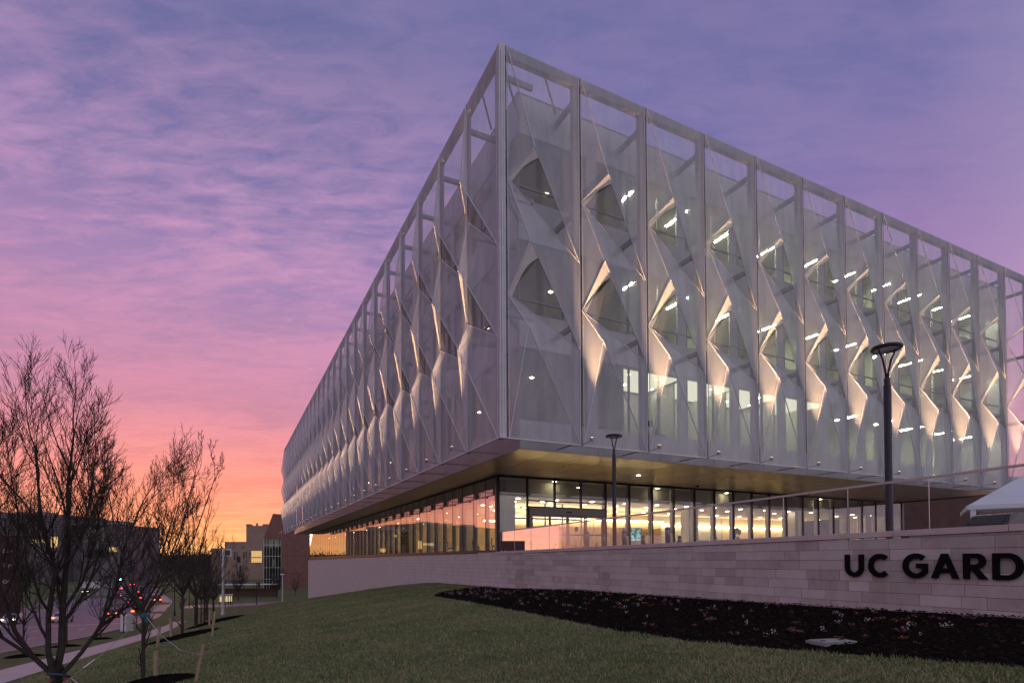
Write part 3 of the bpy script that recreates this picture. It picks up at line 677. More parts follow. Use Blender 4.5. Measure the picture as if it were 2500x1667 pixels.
# ------------------------------------------------------------------ stone retaining wall, coping, railing, sign
WA = 2.80
def coping_z(b): return float(np.interp(b, [-26, -16.3, -9.2, 6.4], [2.42, 2.25, 2.17, 2.04]))
def wall_top(b): return coping_z(b)-.13 if b < 6.4 else float(np.interp(b, [6.4, 25, 84.8], [1.95, 1.91, 1.56]))
def ground_at(b): w = world(WA-.02, b); return h1(w.x, w.y)
WALL = empty('retaining_wall', world(WA, -22, .4), YAW)
tag(WALL, 'long pale ashlar stone retaining wall below the terrace, carrying black letters', 'wall')
def W2(a, b, z): return (a-WA, b+22, z-.4)       # building coordinates -> wall local
def retaining_wall():
    r = random.Random(11); ch = .238; unit = MB().box(0, 1, 0, 1, 0, 1).mesh('stone', 'stone')
    rest = MB(); n = 0; stones = []
    ztop = 2.30
    k = 0
    while ztop-k*ch > -6.5:
        z1 = ztop-k*ch; z0 = z1-ch; k += 1; b = -22.0-r.random()*.8
        while b < 84.8:
            ln = r.choice((.45, .62, .8, .95, 1.15, 1.3))*r.uniform(.9, 1.1); e = min(b+ln, 84.8); m = (b+e)/2
            t = min(z1, wall_top(m)) if b >= 6.4 or m < 6.0 else min(z1, wall_top(6.4))
            g = ground_at(m)-.25
            if t-z0 > .04 and t > g and e-b > .08: stones.append((b, e, max(z0, g-.2), t))
            b = e
    near = sorted(stones, key=lambda s: s[0])
    cut = near[285][0]
    for b0, b1, z0, z1 in near:
        dp = r.uniform(-.006, .006)
        if b0 < cut:
            place('stone', unit, WALL, W2(WA-.05+dp, b0+.004, z0+.004), 0, (.17, b1-b0-.008, z1-z0-.008))
        else:
            rest.box(*(lambda a, c: (a[0], c[0], a[1], c[1], a[2], c[2]))(W2(WA-.05+dp, b0+.004, z0+.004), W2(WA+.12, b1-.004, z1-.004)))
    stuff(rest.build('far_stones', 'stone', WALL))
    # mortar bed a little behind the faces
    core = MB(); bs = list(np.linspace(-22, 6.38, 12))+list(np.linspace(6.4, 84.75, 14))
    for b0, b1 in zip(bs[:-1], bs[1:]):
        t = min(wall_top(b0), wall_top(b1))-.006; a = W2(WA-.040, b0, ground_at((b0+b1)/2)-1.2); c = W2(WA+.26, b1, t)
        core.box(a[0], c[0], a[1], c[1], a[2], c[2])
    core.build('mortar_core', 'mortar', WALL)
    # sloping coping slabs
    bs = list(np.arange(6.4, -22.1, -2.05))
    for b1, b0 in zip(bs[:-1], bs[1:]):
        c = MB(); i = 0; y0, y1 = b0+.005, b1-.005
        P = []
        for bb in (y0, y1):
            z = coping_z(bb); P.append([W2(WA-.09, bb, z-.125), W2(WA-.09, bb, z-.006), W2(WA-.075, bb, z), W2(WA+.32, bb, z), W2(WA+.32, bb, z-.125)])
        c.v += P[0]+P[1]; c.f += [(0, 1, 2, 3, 4), (9, 8, 7, 6, 5)]+[(q, 5+q, 5+(q+1) % 5, (q+1) % 5) for q in range(5)]
        c.build('coping_stone', 'coping_stone', WALL, recalc=True)
retaining_wall()
def railing():
    R = empty('glass_railing', world(WA+.15, -22, 2.2), YAW)
    tag(R, 'frameless glass balustrade with slim lilac handrail on top of the stone wall', 'railing')
    def L(b, z, a=0): return (a, b+22, z-2.2)
    bs = [6.3]; step = 1.75
    while bs[-1]-step > -22.2: bs.append(bs[-1]-step)
    for b1, b0 in zip(bs[:-1], bs[1:]):
        p = MB().poly((L(b0+.012, coping_z(b0)+.0), L(b1-.012, coping_z(b1)+.0), L(b1-.012, coping_z(b1)+1.05), L(b0+.012, coping_z(b0)+1.05))).build('glass_pane', 'glass_rail', R)
        MB().box(-.008, .008, b0+22-.005, b0+22+.005, coping_z(b0)-2.2, coping_z(b0)+1.05-2.2).build('pane_joint', 'wire', p)
    ends = [6.32, -22.0]
    h = MB(); h.bar(L(6.32, coping_z(6.32)+1.075), L(-9.2, coping_z(-9.2)+1.075), .06, .05); h.bar(L(-9.2, coping_z(-9.2)+1.075), L(-22, coping_z(-22)+1.075), .06, .05)
    h.build('handrail', 'coping_stone', R)
railing()
def sign():
    S = empty('wall_lettering', world(WA-.06, -14.5, 1.22), YAW)
    tag(S, 'large black raised capital letters reading UC GARD on the stone wall', 'sign')
    D = .05; h = .50
    def arc(cx, cz, rx, rz, a0, a1, n=18): return [(cx+rx*math.cos(math.radians(a0+(a1-a0)*i/n)), cz+rz*math.sin(math.radians(a0+(a1-a0)*i/n))) for i in range(n+1)]
    def band(outer, inner):
        b = MB(); n = len(outer)
        for i in range(n-1): b.prism([outer[i], outer[i+1], inner[i+1], inner[i]], 0, D)
        return b
    s = .105
    def letter(ch, w):
        b = MB()
        if ch == 'U':
            o = [(0, h)]+arc(w/2, .20, w/2, .215, 180, 360)+[(w, h)]; i = [(s, h)]+arc(w/2, .20, w/2-s, .215-s, 180, 360)+[(w-s, h)]; b = band(o, i)
        elif ch in 'CG':
            o = arc(w*.54, h/2, w*.54, h/2+.012, 48, 312 if ch == 'C' else 318, 26); i = arc(w*.54, h/2, w*.54-s, h/2+.012-s, 48, 312 if ch == 'C' else 318, 26); b = band(o, i)
            if ch == 'G': b.prism([(w*.56, .20), (w, .20), (w, .30), (w*.56, .30)], 0, D); b.prism([(w-s*.95, .06), (w, .10), (w, .199), (w-s*.95, .199)], 0, D)
        elif ch == 'A':
            b.prism([(0, 0), (s*1.05, 0), (w/2+.01, h*.72), (w/2, h), (w/2-.055, h)], 0, D); b.prism([(w, 0), (w-s*1.05, 0), (w/2+.012, h*.72), (w/2+.001, h), (w/2+.055, h)], 0, D)
            b.prism([(w*.27, .115), (w*.73, .115), (w*.665, .205), (w*.335, .205)], .001, D-.001)
        elif ch == 'R':
            b.prism([(0, 0), (s, 0), (s, h), (0, h)], 0, D)
            o = [(s+.001, h)]+arc(w-.16, h-.15, .15, .15, 90, -90)+[(s+.001, h-.30)]; i = [(s+.001, h-.085)]+arc(w-.165, h-.15, .05, .06, 90, -90)+[(s+.001, h-.215)]; b2 = band(o, i); q = len(b.v); b.v += b2.v; b.f += [tuple(k+q for k in f) for f in b2.f]
            b.prism([(w*.36, .199), (w*.66, .199), (w+.02, 0), (w-.115, 0)], .001, D-.001)
        elif ch == 'D':
            b.prism([(0, 0), (s, 0), (s, h), (0, h)], 0, D)
            o = [(s+.001, h)]+arc(w-.235, h/2, .235, h/2, 90, -90)+[(s+.001, 0)]; i = [(s+.001, h-.09)]+arc(w-.24, h/2, .13, h/2-.09, 90, -90)+[(s+.001, .09)]; b2 = band(o, i); q = len(b.v); b.v += b2.v; b.f += [tuple(k+q for k in f) for f in b2.f]
        # x runs along -b (to the right as read), y depth towards the wall
        b.v = [(-D-.02+y, -x, z) for x, y, z in b.v]
        return b
    for ch, b0, b1 in (('U', -13.03, -13.46), ('C', -13.57, -14.03), ('G', -14.30, -14.78), ('A', -14.85, -15.34), ('R', -15.42, -15.80), ('D', -15.90, -16.37)):
        letter(ch, b0-b1).build('letter', 'letter_black', S, loc=(0, b0+14.5, 0), recalc=True)
sign()

# ------------------------------------------------------------------ planting bed in front of the wall
def bed_front(b): return float(np.interp(b, [-24, -19, -18.3, -17.4, -16.7, -15.4, -14.4, -13, -11.4, -8, -2.3, 4.4, 5.8, 7.2], [-1.4, -2.05, -2.23, -2.52, -2.77, -3.08, -3.27, -3.28, -3.18, -2.78, -2.31, -1.47, -.6, 1.9]))
def planting_bed():
    r = random.Random(4); rows = []; bs = np.arange(-23, 7.3, .25)
    for b in bs:
        f = bed_front(b)+r.uniform(-.07, .07); row = []
        for k in range(17):
            a = f+(2.42-f)*k/16; w = world(a, b); edge = min(k, 16-k)
            row.append((w.x, w.y, h1(w.x, w.y)+(.015 if edge == 0 else .035+r.uniform(0, .035)))); 
        rows.append(row)
    struct(MB().grid(rows).build('mulch_bed', 'mulch', smooth=True))
    chips = MB()
    for _ in range(14000):
        b = r.uniform(-20, 7); f = bed_front(b); a = f+(2.45-f)*r.random()
        w = world(a, b); z = h1(w.x, w.y)+.06; s = r.uniform(.02, .055); t = r.uniform(0, 6.28); c, sn = math.cos(t)*s, math.sin(t)*s
        chips.poly(((w.x-c, w.y-sn, z+r.uniform(-.02, .01)), (w.x+sn*.3, w.y-c*.3, z+r.uniform(.0, .03)), (w.x+c, w.y+sn, z+r.uniform(-.02, .03))))
    o = stuff(chips.build('mulch_chips', 'mulch_chip')); tag(o, 'loose dark bark chips covering the planting bed below the wall', 'mulch', kind='stuff')
    g = MB()
    for _ in range(4200):
        b = r.uniform(-20, 12); a = WA-.06-abs(r.gauss(0, .13)); w = world(a, b); z = h1(w.x, w.y)+.02; s = r.uniform(.015, .035)
        p = [(w.x+s*r.uniform(.6, 1), w.y, z), (w.x, w.y+s*r.uniform(.6, 1), z), (w.x-s, w.y, z), (w.x, w.y-s, z), (w.x, w.y, z+s*.9), (w.x, w.y, z-s)]
        i = len(g.v); g.v += p; g.f += [(i, i+1, i+4), (i+1, i+2, i+4), (i+2, i+3, i+4), (i+3, i, i+4)]
    o = g.build('gravel_strip', 'gravel'); tag(o, 'strip of pale gravel along the foot of the stone wall', 'gravel', kind='stuff')
    rows = []
    for b in np.arange(-23, 13, .5):
        rows.append([(lambda w: (w.x, w.y, h1(w.x, w.y)+.03))(world(a, b)) for a in (2.3, 2.5, 2.75)])
    struct(MB().grid(rows).build('soil_strip', 'bare_soil', smooth=True))
    # bedding plants
    material('leaf_red', (.10, .035, .022), .7, 0, .4, 30); material('leaf_green', (.05, .055, .022), .7, 0, .4, 30); material('petal_white', (.55, .55, .56), .7)
    def leaves(n, s, hgt, seed):
        q = random.Random(seed); b = MB()
        for i in range(n):
            t = q.uniform(0, 6.28); l = s*q.uniform(.6, 1.2); z = hgt*q.uniform(.4, 1.2); c, sn = math.cos(t), math.sin(t); wd = l*.3
            b.poly(((0, 0, .01), (c*l*.6-sn*wd, sn*l*.6+c*wd, z), (c*l, sn*l, z*.8), (c*l*.6+sn*wd, sn*l*.6-c*wd, z)))
        return b
    def flowers(n, s, seed):
        q = random.Random(seed); b = MB()
        for i in range(n):
            x, y, z = q.uniform(-s, s), q.uniform(-s, s), q.uniform(.06, .13); d = q.uniform(.009, .018)
            b.poly([(x+d*math.cos(k*1.0472), y+d*math.sin(k*1.0472), z+q.uniform(-.008, .008)) for k in range(6)])
            b.poly(((x-d*.8, y, z-d), (x+d*.8, y, z-d*.8), (x, y+d*.3, z+d)))
        return b
    kinds = []
    for sd in range(3): kinds.append(('w', leaves(7, .07, .05, sd).mesh('foliage', 'leaf_green'), flowers(7, .08, sd+9).mesh('blossom', 'petal_white')))
    for sd in range(3): kinds.append(('r', leaves(11, .12, .09, sd+20).mesh('foliage', 'leaf_red'), None))
    for _ in range(330):
        b = -19.5+26*r.random()**.9; f = bed_front(b); a = f+.45+(1.7-f)*r.random()
        w = world(a, b); k = kinds[r.randrange(3)] if r.random() < (.30 if b < -12 else .48) else kinds[3+r.randrange(3)]
        e = empty('bedding_plant', (w.x, w.y, h1(w.x, w.y)+.045), r.uniform(0, 6.28)); s = r.uniform(.5, .9); e.scale = (s, s, s)
        place('foliage', k[1], e)
        if k[2]: place('blossom', k[2], e)
        tag(e, 'small white flowering bedding plant in the dark mulch bed' if k[0] == 'w' else 'small reddish leafed bedding plant in the dark mulch bed', 'plant', 'white bedding plants in the mulch' if k[0] == 'w' else 'reddish bedding plants in the mulch')
    w = world(-2.27, -16.06); o = empty('valve_box', (w.x, w.y, h1(w.x, w.y)+.03), .25); material('lid_grey', (.22, .23, .22), .7, 0, .2, 9)
    MB().box(-.30, .30, -.19, .19, -.06, .035).build('rim', 'lid_grey', o); MB().box(-.275, .275, -.165, .165, .036, .048).build('lid', 'lid_grey', o); MB().box(-.2, -.14, -.02, .02, .049, .056).build('bolt', 'dark_metal', o); MB().box(.14, .2, -.02, .02, .049, .056).build('bolt', 'dark_metal', o)
    tag(o, 'pale grey rectangular valve box lid at the edge of the mulch bed', 'valve box')
planting_bed()

# ------------------------------------------------------------------ grass blades on the near lawn
def grass():
    r = np.random.default_rng(5); n = 420000
    # even over the lawn on this side of the bed; thinner further down the slope
    rad = 5.5+34*r.random(n)**1.25; ang = np.radians(r.uniform(-48, 48, n)); X = rad*np.sin(ang); Y = rad*np.cos(ang)
    a = (X-C0.x)*E1.x+(Y-C0.y)*E1.y; b = (X-C0.x)*E2.x+(Y-C0.y)*E2.y; st, rr = road_coords(X, Y)
    bf = np.interp(b, [-24, -19, -18.3, -17.4, -16.7, -15.4, -14.4, -13, -11.4, -8, -2.3, 4.4, 5.8, 7.2], [-1.4, -2.05, -2.23, -2.52, -2.77, -3.08, -3.27, -3.28, -3.18, -2.78, -2.31, -1.47, -.6, 1.9])
    ok = (a < np.where(b < 7.2, bf+r.normal(0, .06, n), 2.2)) & (rr > 19.25); X, Y, rad = X[ok], Y[ok], rad[ok]; n = len(X); Z = H(X, Y)
    cl = np.abs(np.sin(X*2.3+np.sin(Y*1.7)*1.3)*np.sin(Y*2.9+np.sin(X*2.1)*1.1)); h = r.uniform(.02, .05, n)*(.75+.75*cl); w = .004+.0006*rad; t = r.uniform(0, 6.283, n); lx, ly = r.normal(0, .028, n), r.normal(0, .028, n)
    v = np.empty((n, 3, 3)); c, s = np.cos(t)*w, np.sin(t)*w
    v[:, 0] = np.stack([X-c, Y-s, Z-.005], -1); v[:, 1] = np.stack([X+c, Y+s, Z-.005], -1); v[:, 2] = np.stack([X+lx, Y+ly, Z+h], -1)
    me = bpy.data.meshes.new('grass_blades'); me.vertices.add(3*n); me.vertices.foreach_set('co', v.reshape(-1))
    me.loops.add(3*n); me.loops.foreach_set('vertex_index', np.arange(3*n, dtype=np.int32)); me.polygons.add(n); me.polygons.foreach_set('loop_start', np.arange(0, 3*n, 3, dtype=np.int32)); me.polygons.foreach_set('loop_total', np.full(n, 3, dtype=np.int32))
    me.update(calc_edges=True); me.validate(); me.materials.append(MATS['grass_blade']); me.materials.append(MATS['grass_straw']); me.polygons.foreach_set('material_index', (r.random(n) < .12+.14*(1-cl)).astype(np.int32))
    tag(place('grass_blades', me), 'short mown grass blades covering the near lawn slope', 'grass', kind='stuff')
grass()

# ------------------------------------------------------------------ terrace furniture
def lamp_post(a, b, label, rz):
    t = empty('lamp_post', world(a, b, 2.03), rz); tag(t, label, 'lamp post', 'ring headed lamp posts on the terrace')
    H_ = 4.86
    MB().lathe([(0, 0), (.11, 0), (.11, .03), (.085, .05), (.085, 3.85), (.07, 3.86), (.07, 4.02), (.045, 4.06), (0, 4.06)], 16).build('pole', 'lamp_metal', t, smooth=True)
    for s in (-1, 1):
        MB().tube([(s*.02, 0, 4.0), (s*.05, 0, 4.2), (s*.14, 0, 4.5), (s*.235, 0, 4.66), (s*.27, 0, H_-.10)], [.028, .026, .024, .022, .02], 8).build('arm', 'lamp_metal', t, smooth=True)
    MB().lathe([(.27, H_-.13), (.335, H_-.12), (.35, H_-.09), (.34, H_-.05), (.20, H_-.02), (0, H_-.01)], 24).build('head_ring', 'lamp_metal', t, smooth=True)
    MB().lathe([(0, H_-.085), (.265, H_-.085), (.272, H_-.125)], 24).build('lens', 'utility_white', t, smooth=True)
lamp_post(4.38, -1.94, 'slim dark lamp post with forked ring head in front of the entrance glazing', .9)
lamp_post(4.33, -13.1, 'slim dark lamp post with forked ring head behind the railing above the black letters', .3)
material('bollard_metal', (.20, .20, .22), .35, .7)
def bollards():
    m = MB().lathe([(0, 0), (.11, 0), (.11, .86), (.09, .90), (.05, .93), (0, .94)], 16).mesh('post', 'bollard_metal', True)
    m2 = MB().lathe([(.114, .80), (.114, .84)], 16).mesh('band', 'dark_metal', True)
    for X, Y in ((3.6, 27.3), (4.95, 30.6), (5.2, 26.4), (7.4, 32.2), (6.45, 23.6), (9.7, 33.0), (12.1, 34.0)):
        e = empty('bollard', (X, Y, 2.03)); place('post', m, e); place('band', m2, e)
        tag(e, 'grey round topped metal bollard on the entrance terrace', 'bollard', 'bollards on the entrance terrace')
bollards()
def tent():
    t = empty('marquee_tent', (24.3, 30.4, 2.03), -.62); tag(t, 'pale blue white marquee tent with clear vinyl sides on the terrace', 'tent')
    w, d, e, a = 12.0, 6.0, 2.35, 4.35
    for q in (((0, 0, e), (w, 0, e), (w-3, d/2, a), (3, d/2, a)), ((0, d, e), (0, 0, e), (3, d/2, a)), ((w, d, e), (0, d, e), (3, d/2, a), (w-3, d/2, a)), ((w, 0, e), (w, d, e), (w-3, d/2, a))):
        MB().poly(q).build('canopy_panel', 'tent_cloth', t)
    MB().box(-.03, w+.03, -.03, .0, e-.22, e+.01).box(-.03, 0, .001, d, e-.22, e+.01).build('valance', 'tent_cloth', t)
    for x in (0.12, 3.1, 6.1, 9.1): MB().box(x, x+.24, .02, .10, 0, e-.2).build('leg', 'tent_cloth', t)
    for x in (.5, 3.5, 6.5): MB().poly(((x, .05, 0), (x+2.5, .05, 0), (x+2.5, .05, e-.23), (x, .05, e-.23))).build('clear_wall', 'tent_vinyl', t)
    MB().box(.6, .85, -.02, -.01, 1.5, 1.8).build('notice', 'utility_white', t)
    MB().box(4.0, 4.5, 3.0, 3.1, .2, 1.5).build('lit_panel', 'orange_panel', t)
tent()
def brick_house():
    t = empty('brick_building', (44, 62, 1.2), .25); tag(t, 'low brown brick building standing beyond the tent and terrace', 'building')
    MB().box(-6, 46, 0, 14, 0, 9.2).build('wall', 'brick_dark', t); MB().box(-6.2, 46.2, -.25, 14.2, 9.201, 9.6).build('roof_edge', 'steel_paint', t)
    for x in range(4):
        f = MB().box(2+x*5, 5.6+x*5, -.06, -.01, 1.4, 2.9).build('window', 'dark_metal', t); MB().box(2.1+x*5, 5.5+x*5, -.075, -.062, 1.5, 2.8).build('pane', 'warm_window_dim' if x == 1 else 'car_glass', f)
    MB().box(7.4, 10.9, -.5, -.4, .9, 3.0).build('lit_screen', 'orange_panel', t)
brick_house()
def lobby_things():
    def thing(nm, a, b, z=FZ, rz=0): return empty(nm, world(a, b, z), YAW+rz)
    s = thing('wall_screen', 19.25, 15.5, 3.05); tag(s, 'large lit wall screen hanging in the lobby behind the glass', 'screen')
    MB().box(-.95, .95, 0, .06, -.03, 1.08).build('screen_frame', 'dark_metal', s)
    m = bpy.data.materials.new('screen_picture'); m.use_nodes = True; N = m.node_tree.nodes; L = m.node_tree.links; N.clear()
    o = N.new('ShaderNodeOutputMaterial'); e = N.new('ShaderNodeEmission'); g = N.new('ShaderNodeNewGeometry'); v = N.new('ShaderNodeTexNoise'); v.inputs['Scale'].default_value = 5; r = N.new('ShaderNodeValToRGB')
    r.color_ramp.elements[0].position = .4; r.color_ramp.elements[0].color = (.01, .08, .09, 1); r.color_ramp.elements[1].position = .62; r.color_ramp.elements[1].color = (.5, .95, .95, 1)
    L.new(g.outputs['Position'], v.inputs[0]); L.new(v.outputs[0], r.inputs[0]); L.new(r.outputs[0], e.inputs[0]); e.inputs[1].default_value = .9; L.new(e.outputs[0], o.inputs[0]); MATS['screen_picture'] = m
    MB().box(-.9, .9, -.012, -.004, .02, 1.03).build('picture', 'screen_picture', s)
    c = thing('coat_rack', 18.9, 13.6); tag(c, 'wheeled chrome coat rack with empty hangers inside the lobby', 'coat rack')
    for x in (-.9, .9): MB().tube([(x, 0, 0), (x, 0, 1.75)], .02, 8).build('upright', 'dark_metal', c)
    MB().tube([(-.9, 0, 1.74), (.9, 0, 1.74)], .018, 8).build('rail', 'dark_metal', c)
    hg = MB().tube([(0, 0, 1.74), (0, 0, 1.66), (-.02, -.2, 1.52), (-.02, .2, 1.52), (0, 0, 1.66)], .012, 5).mesh('hanger', 'dark_metal')
    for k in range(9): place('hanger', hg, c, (-.75+k*.18, 0, 0), .5)
    def chair(a, b, z, rz, label, grp):
        t = thing('office_chair', a, b, z, rz); tag(t, label, 'chair', grp)
        MB().box(-.26, .26, -.26, .26, .42, .50).build('seat', 'dark_metal', t); MB().box(-.25, .25, .22, .28, .55, 1.0).build('backrest', 'dark_metal', t)
        for x in (-.2, .2):
            for y in (-.2, .2): MB().tube([(x, y, 0), (x, y, .42)], .02, 6).build('leg', 'dark_metal', t)
    for a, b in ((6.2, 13.9), (6.3, 17.5), (6.1, 22.2), (6.4, 27.0)): chair(a, b, FZ, 1.2, 'dark waiting chair behind the ground floor glass', 'waiting chairs in the lobby')
    for a, b in ((2.9, 3.0), (3.6, 2.8), (7.0, 3.0), (11.4, 3.2), (24.0, 3.2)): chair(a, b, 8.0, .4, 'dark office chair by an upper window behind the mesh', 'office chairs behind the mesh')
    d = thing('reception_desk', 27.5, 15.5); tag(d, 'long dark reception counter inside the lobby', 'desk')
    MB().box(-3.0, 3.0, 0, .8, 0, 1.05).build('counter_front', 'wood_wall', d); MB().box(-3.1, 3.1, -.1, .9, 1.051, 1.10).build('counter_top', 'dark_metal', d)
    p = thing('balloon_bunch', 26.5, 11.4); tag(p, 'bunch of dark red and black balloons inside the lobby glass', 'balloons')
    material('balloon_red', (.25, .012, .02), .3); material('balloon_black', (.015, .012, .015), .3)
    r = random.Random(2)
    for k in range(9):
        x, y, z = r.uniform(-.4, .4), r.uniform(-.2, .2), r.uniform(.9, 2.2)
        MB().lathe([(.17*math.sin(q*math.pi/8)+.0001, -.19*math.cos(q*math.pi/8)) for q in range(9)], 12, (x, y, z)).tube([(x, y, z-.19), (0, 0, .05)], .004, 3).build('balloon', 'balloon_red' if k % 2 else 'balloon_black', p, smooth=True)
    MB().box(-.12, .12, -.12, .12, 0, .06).build('balloon_weight', 'balloon_red', p)
    pole = thing('drip_stand', 10.9, 3.4, 8.0); tag(pole, 'thin metal drip stand with pump in an upper window', 'medical stand', 'drip stands upstairs')
    MB().tube([(0, 0, .0), (0, 0, 1.9)], .02, 8).build('pole', 'dark_metal', pole); MB().box(-.12, .12, -.08, .08, 1.0, 1.3).build('pump', 'dark_metal', pole); MB().tube([(-.2, 0, 1.9), (.2, 0, 1.9)], .015, 6).build('hook_bar', 'dark_metal', pole)
    MB().lathe([(0, 0), (.25, .0), (.25, .04), (0, .06)], 12).build('foot', 'dark_metal', pole)
    q = copy_tree(pole); q.location = world(18.9, 3.4, 8.0); pole['label'] = 'thin metal drip stand with pump beside the white door upstairs'; q['label'] = 'thin metal drip stand with pump further along the upper windows'
lobby_things()

# ------------------------------------------------------------------ bare trees
def grow_tree(seed, stems, levels, ratio, twig_r, spread, nseg=5, kids=(5, 4, 4, 3, 2), up=.10):
    """stems: list of (points, radii) for the hand placed main limbs; returns (limb MB, twig MB)"""
    r = random.Random(seed); limb = MB(); twig = MB()
    def rv(s): return Vector((r.gauss(0, s), r.gauss(0, s), r.gauss(0, s)))
    def branch(p, d, ln, rad, lev):
        pts = [p.copy()]; rads = [rad]; n = nseg if lev < 3 else 3; q = p.copy(); dd = d.normalized()
        for i in range(n):
            dd = (dd + rv(.10) + Vector((0, 0, up))).normalized(); q = q + dd*(ln/n); pts.append(q.copy()); rads.append(max(rad*(1-.62*(i+1)/n), twig_r*.8))
        (limb if lev == 0 else twig).tube(pts, rads, 5 if lev < 2 else 3, cap=False)
        if lev < levels: sprout(pts, rads, ln, lev)
    def sprout(pts, rads, ln, lev):
        m = kids[min(lev, len(kids)-1)]
        for i in range(m):
            f = .22+.78*(i+r.random())/m; x = f*(len(pts)-1); j = min(int(x), len(pts)-2); t = x-j
            p = pts[j].lerp(pts[j+1], t); rad = rads[j]*(1-t)+rads[j+1]*t; d = (pts[j+1]-pts[j]).normalized()
            side = d.cross(rv(1)).normalized(); ang = math.radians(r.uniform(*spread))
            branch(p, d*math.cos(ang)+side*math.sin(ang), ln*ratio*r.uniform(.75, 1.2)*(1.15-.45*f), max(rad*.62, twig_r), lev+1)
        j = len(pts)-1; d = (pts[j]-pts[j-1]).normalized()
        branch(pts[j], (d+rv(.12)).normalized(), ln*ratio*.8, max(rads[j]*.9, twig_r), lev+1)
    for pts, rads in stems:
        pts = [Vector(p) for p in pts]; limb.tube(pts, rads, 9, cap=False); ln = sum((b-a).length for a, b in zip(pts[:-1], pts[1:]))
        sprout(pts, rads, ln*.62, 0)
    return limb, twig
def put_tree(limb, twig, loc, label, rz=0, group=None, s=1.0):
    t = empty('bare_tree', loc, rz); t.scale = (s, s, s); tag(t, label, 'tree', group)
    place('trunk', limb, t); place('crown', twig, t); return t
def near_tree():
    x, y = -9.05, 11.35; z = h1(x, y)-.05
    rt = Vector((.78, .62, 0)); fw = Vector((-.62, .78, 0))          # rt: to the right along the slope
    def P(r, f, h): return rt*r+fw*f+Vector((0, 0, h))
    st = [([P(0, 0, 0), P(0, 0, .30), P(-.02, 0, .55)], [.15, .125, .12]),
          ([P(0, .04, .45), P(.09, .06, 1.0), P(.10, .08, 1.9), P(.18, .10, 3.0), P(.16, .1, 4.2), P(.25, .1, 5.3)], [.105, .10, .085, .066, .045, .026]),
          ([P(-.04, -.05, .5), P(-.12, -.1, .95), P(-.12, -.1, 1.7), P(-.02, -.15, 2.5), P(-.25, -.2, 3.6), P(-.35, -.2, 4.9)], [.09, .075, .068, .055, .042, .022]),
          ([P(-.05, .0, .48), P(-.35, .05, .85), P(-.62, .1, 1.35), P(-.82, .1, 2.0), P(-1.15, .2, 3.1), P(-1.2, .2, 4.4)], [.08, .068, .06, .05, .036, .018]),
          ([P(-.3, .05, .8), P(-.8, -.2, 1.3), P(-1.3, -.4, 2.1), P(-1.7, -.5, 3.2), P(-1.8, -.6, 4.3)], [.055, .045, .04, .03, .016]),
          ([P(.05, .0, .40), P(.40, .05, .85), P(.72, .1, 1.35), P(.98, .1, 2.1), P(1.12, .15, 3.0), P(1.45, .1, 4.0)], [.07, .06, .052, .045, .034, .016]),
          ([P(.70, .1, 1.32), P(1.15, .2, 1.7), P(1.65, .25, 2.3), P(1.9, .3, 3.1), P(2.1, .3, 3.9)], [.042, .036, .03, .022, .012]),
          ([P(.10, .08, 1.7), P(.42, .2, 2.3), P(.62, .3, 3.1), P(.75, .3, 4.2)], [.05, .04, .03, .016]),
          ([P(-.02, -.15, 2.45), P(.35, -.3, 3.0), P(.5, -.35, 3.9), P(.6, -.4, 4.9)], [.045, .036, .026, .014]),
          ([P(-.82, .1, 1.95), P(-.62, .3, 2.6), P(-.6, .4, 3.6), P(-.75, .4, 4.6)], [.04, .032, .024, .012])]
    st = [(p, [q*.66 for q in r_]) for p, r_ in st]
    limb, twig = grow_tree(21, st, 4, .58, .0038, (14, 44), kids=(9, 6, 4, 3, 2), up=.10)
    t = put_tree(limb.mesh('trunk', 'bark', True), twig.mesh('crown', 'twig'), (x, y, z), 'broad multi-stemmed bare tree tied with red and blue hoses on the lawn')
    # hose collars and tie wires belong to the tree's staking
    MB().tube([P(-.14, -.13, .52), P(.02, -.19, .50), P(.18, -.12, .44), P(.22, .0, .40)], .030, 8).build('hose_collar', 'hose_blue', t, smooth=True)
    MB().tube([P(.16, -.13, .42), P(.13, -.16, .25), P(.06, -.18, .12)], .024, 8).build('hose_collar', 'hose_red', t, smooth=True)
    MB().tube([P(-.10, -.16, .2), P(-.12, -.15, .32), P(-.06, -.16, .42)], .022, 8).build('hose_collar', 'hose_red', t, smooth=True)
    gx, gy = x+.9, y-.55
    MB().tube([P(.2, -.05, .42), P(.6, -.4, .05), P(1.0, -.75, h1(x+1.0*rt.x-.75*fw.x, y+1.0*rt.y-.75*fw.y)-z+.02)], .006, 5).build('tie_wire', 'wire', t)
near_tree()
def young(seed, hgt, fork, levels=4, lean=.0, spread=(20, 42), kids=(4, 4, 3, 2), tr=.034, n=7, rad=1.25, twig_r=.0042):
    r = random.Random(seed); st = [([(0, 0, -.1), (lean*.3, 0, fork*.5), (lean, 0, fork)], [tr*1.25, tr, tr*.9])]
    for k in range(n):
        a = 2*math.pi*(k+r.random()*.7)/n; z0 = fork*r.uniform(.92, 1.06); R = rad*r.uniform(.6, 1.1); top = hgt*r.uniform(.72, 1.0)
        c, s = math.cos(a), math.sin(a)
        st.append(([(lean, 0, z0), (lean+c*R*.35, s*R*.35, z0+(top-z0)*.22), (lean+c*R*.7, s*R*.7, z0+(top-z0)*.55), (lean+c*R, s*R, top)], [tr*.62, tr*.5, tr*.34, .008]))
    return grow_tree(seed, st, levels-1, .42, twig_r, spread, kids=kids)
def on_row(t, p): return (-.426*t-.905*p, .905*t-.426*p)      # along and across the avenue
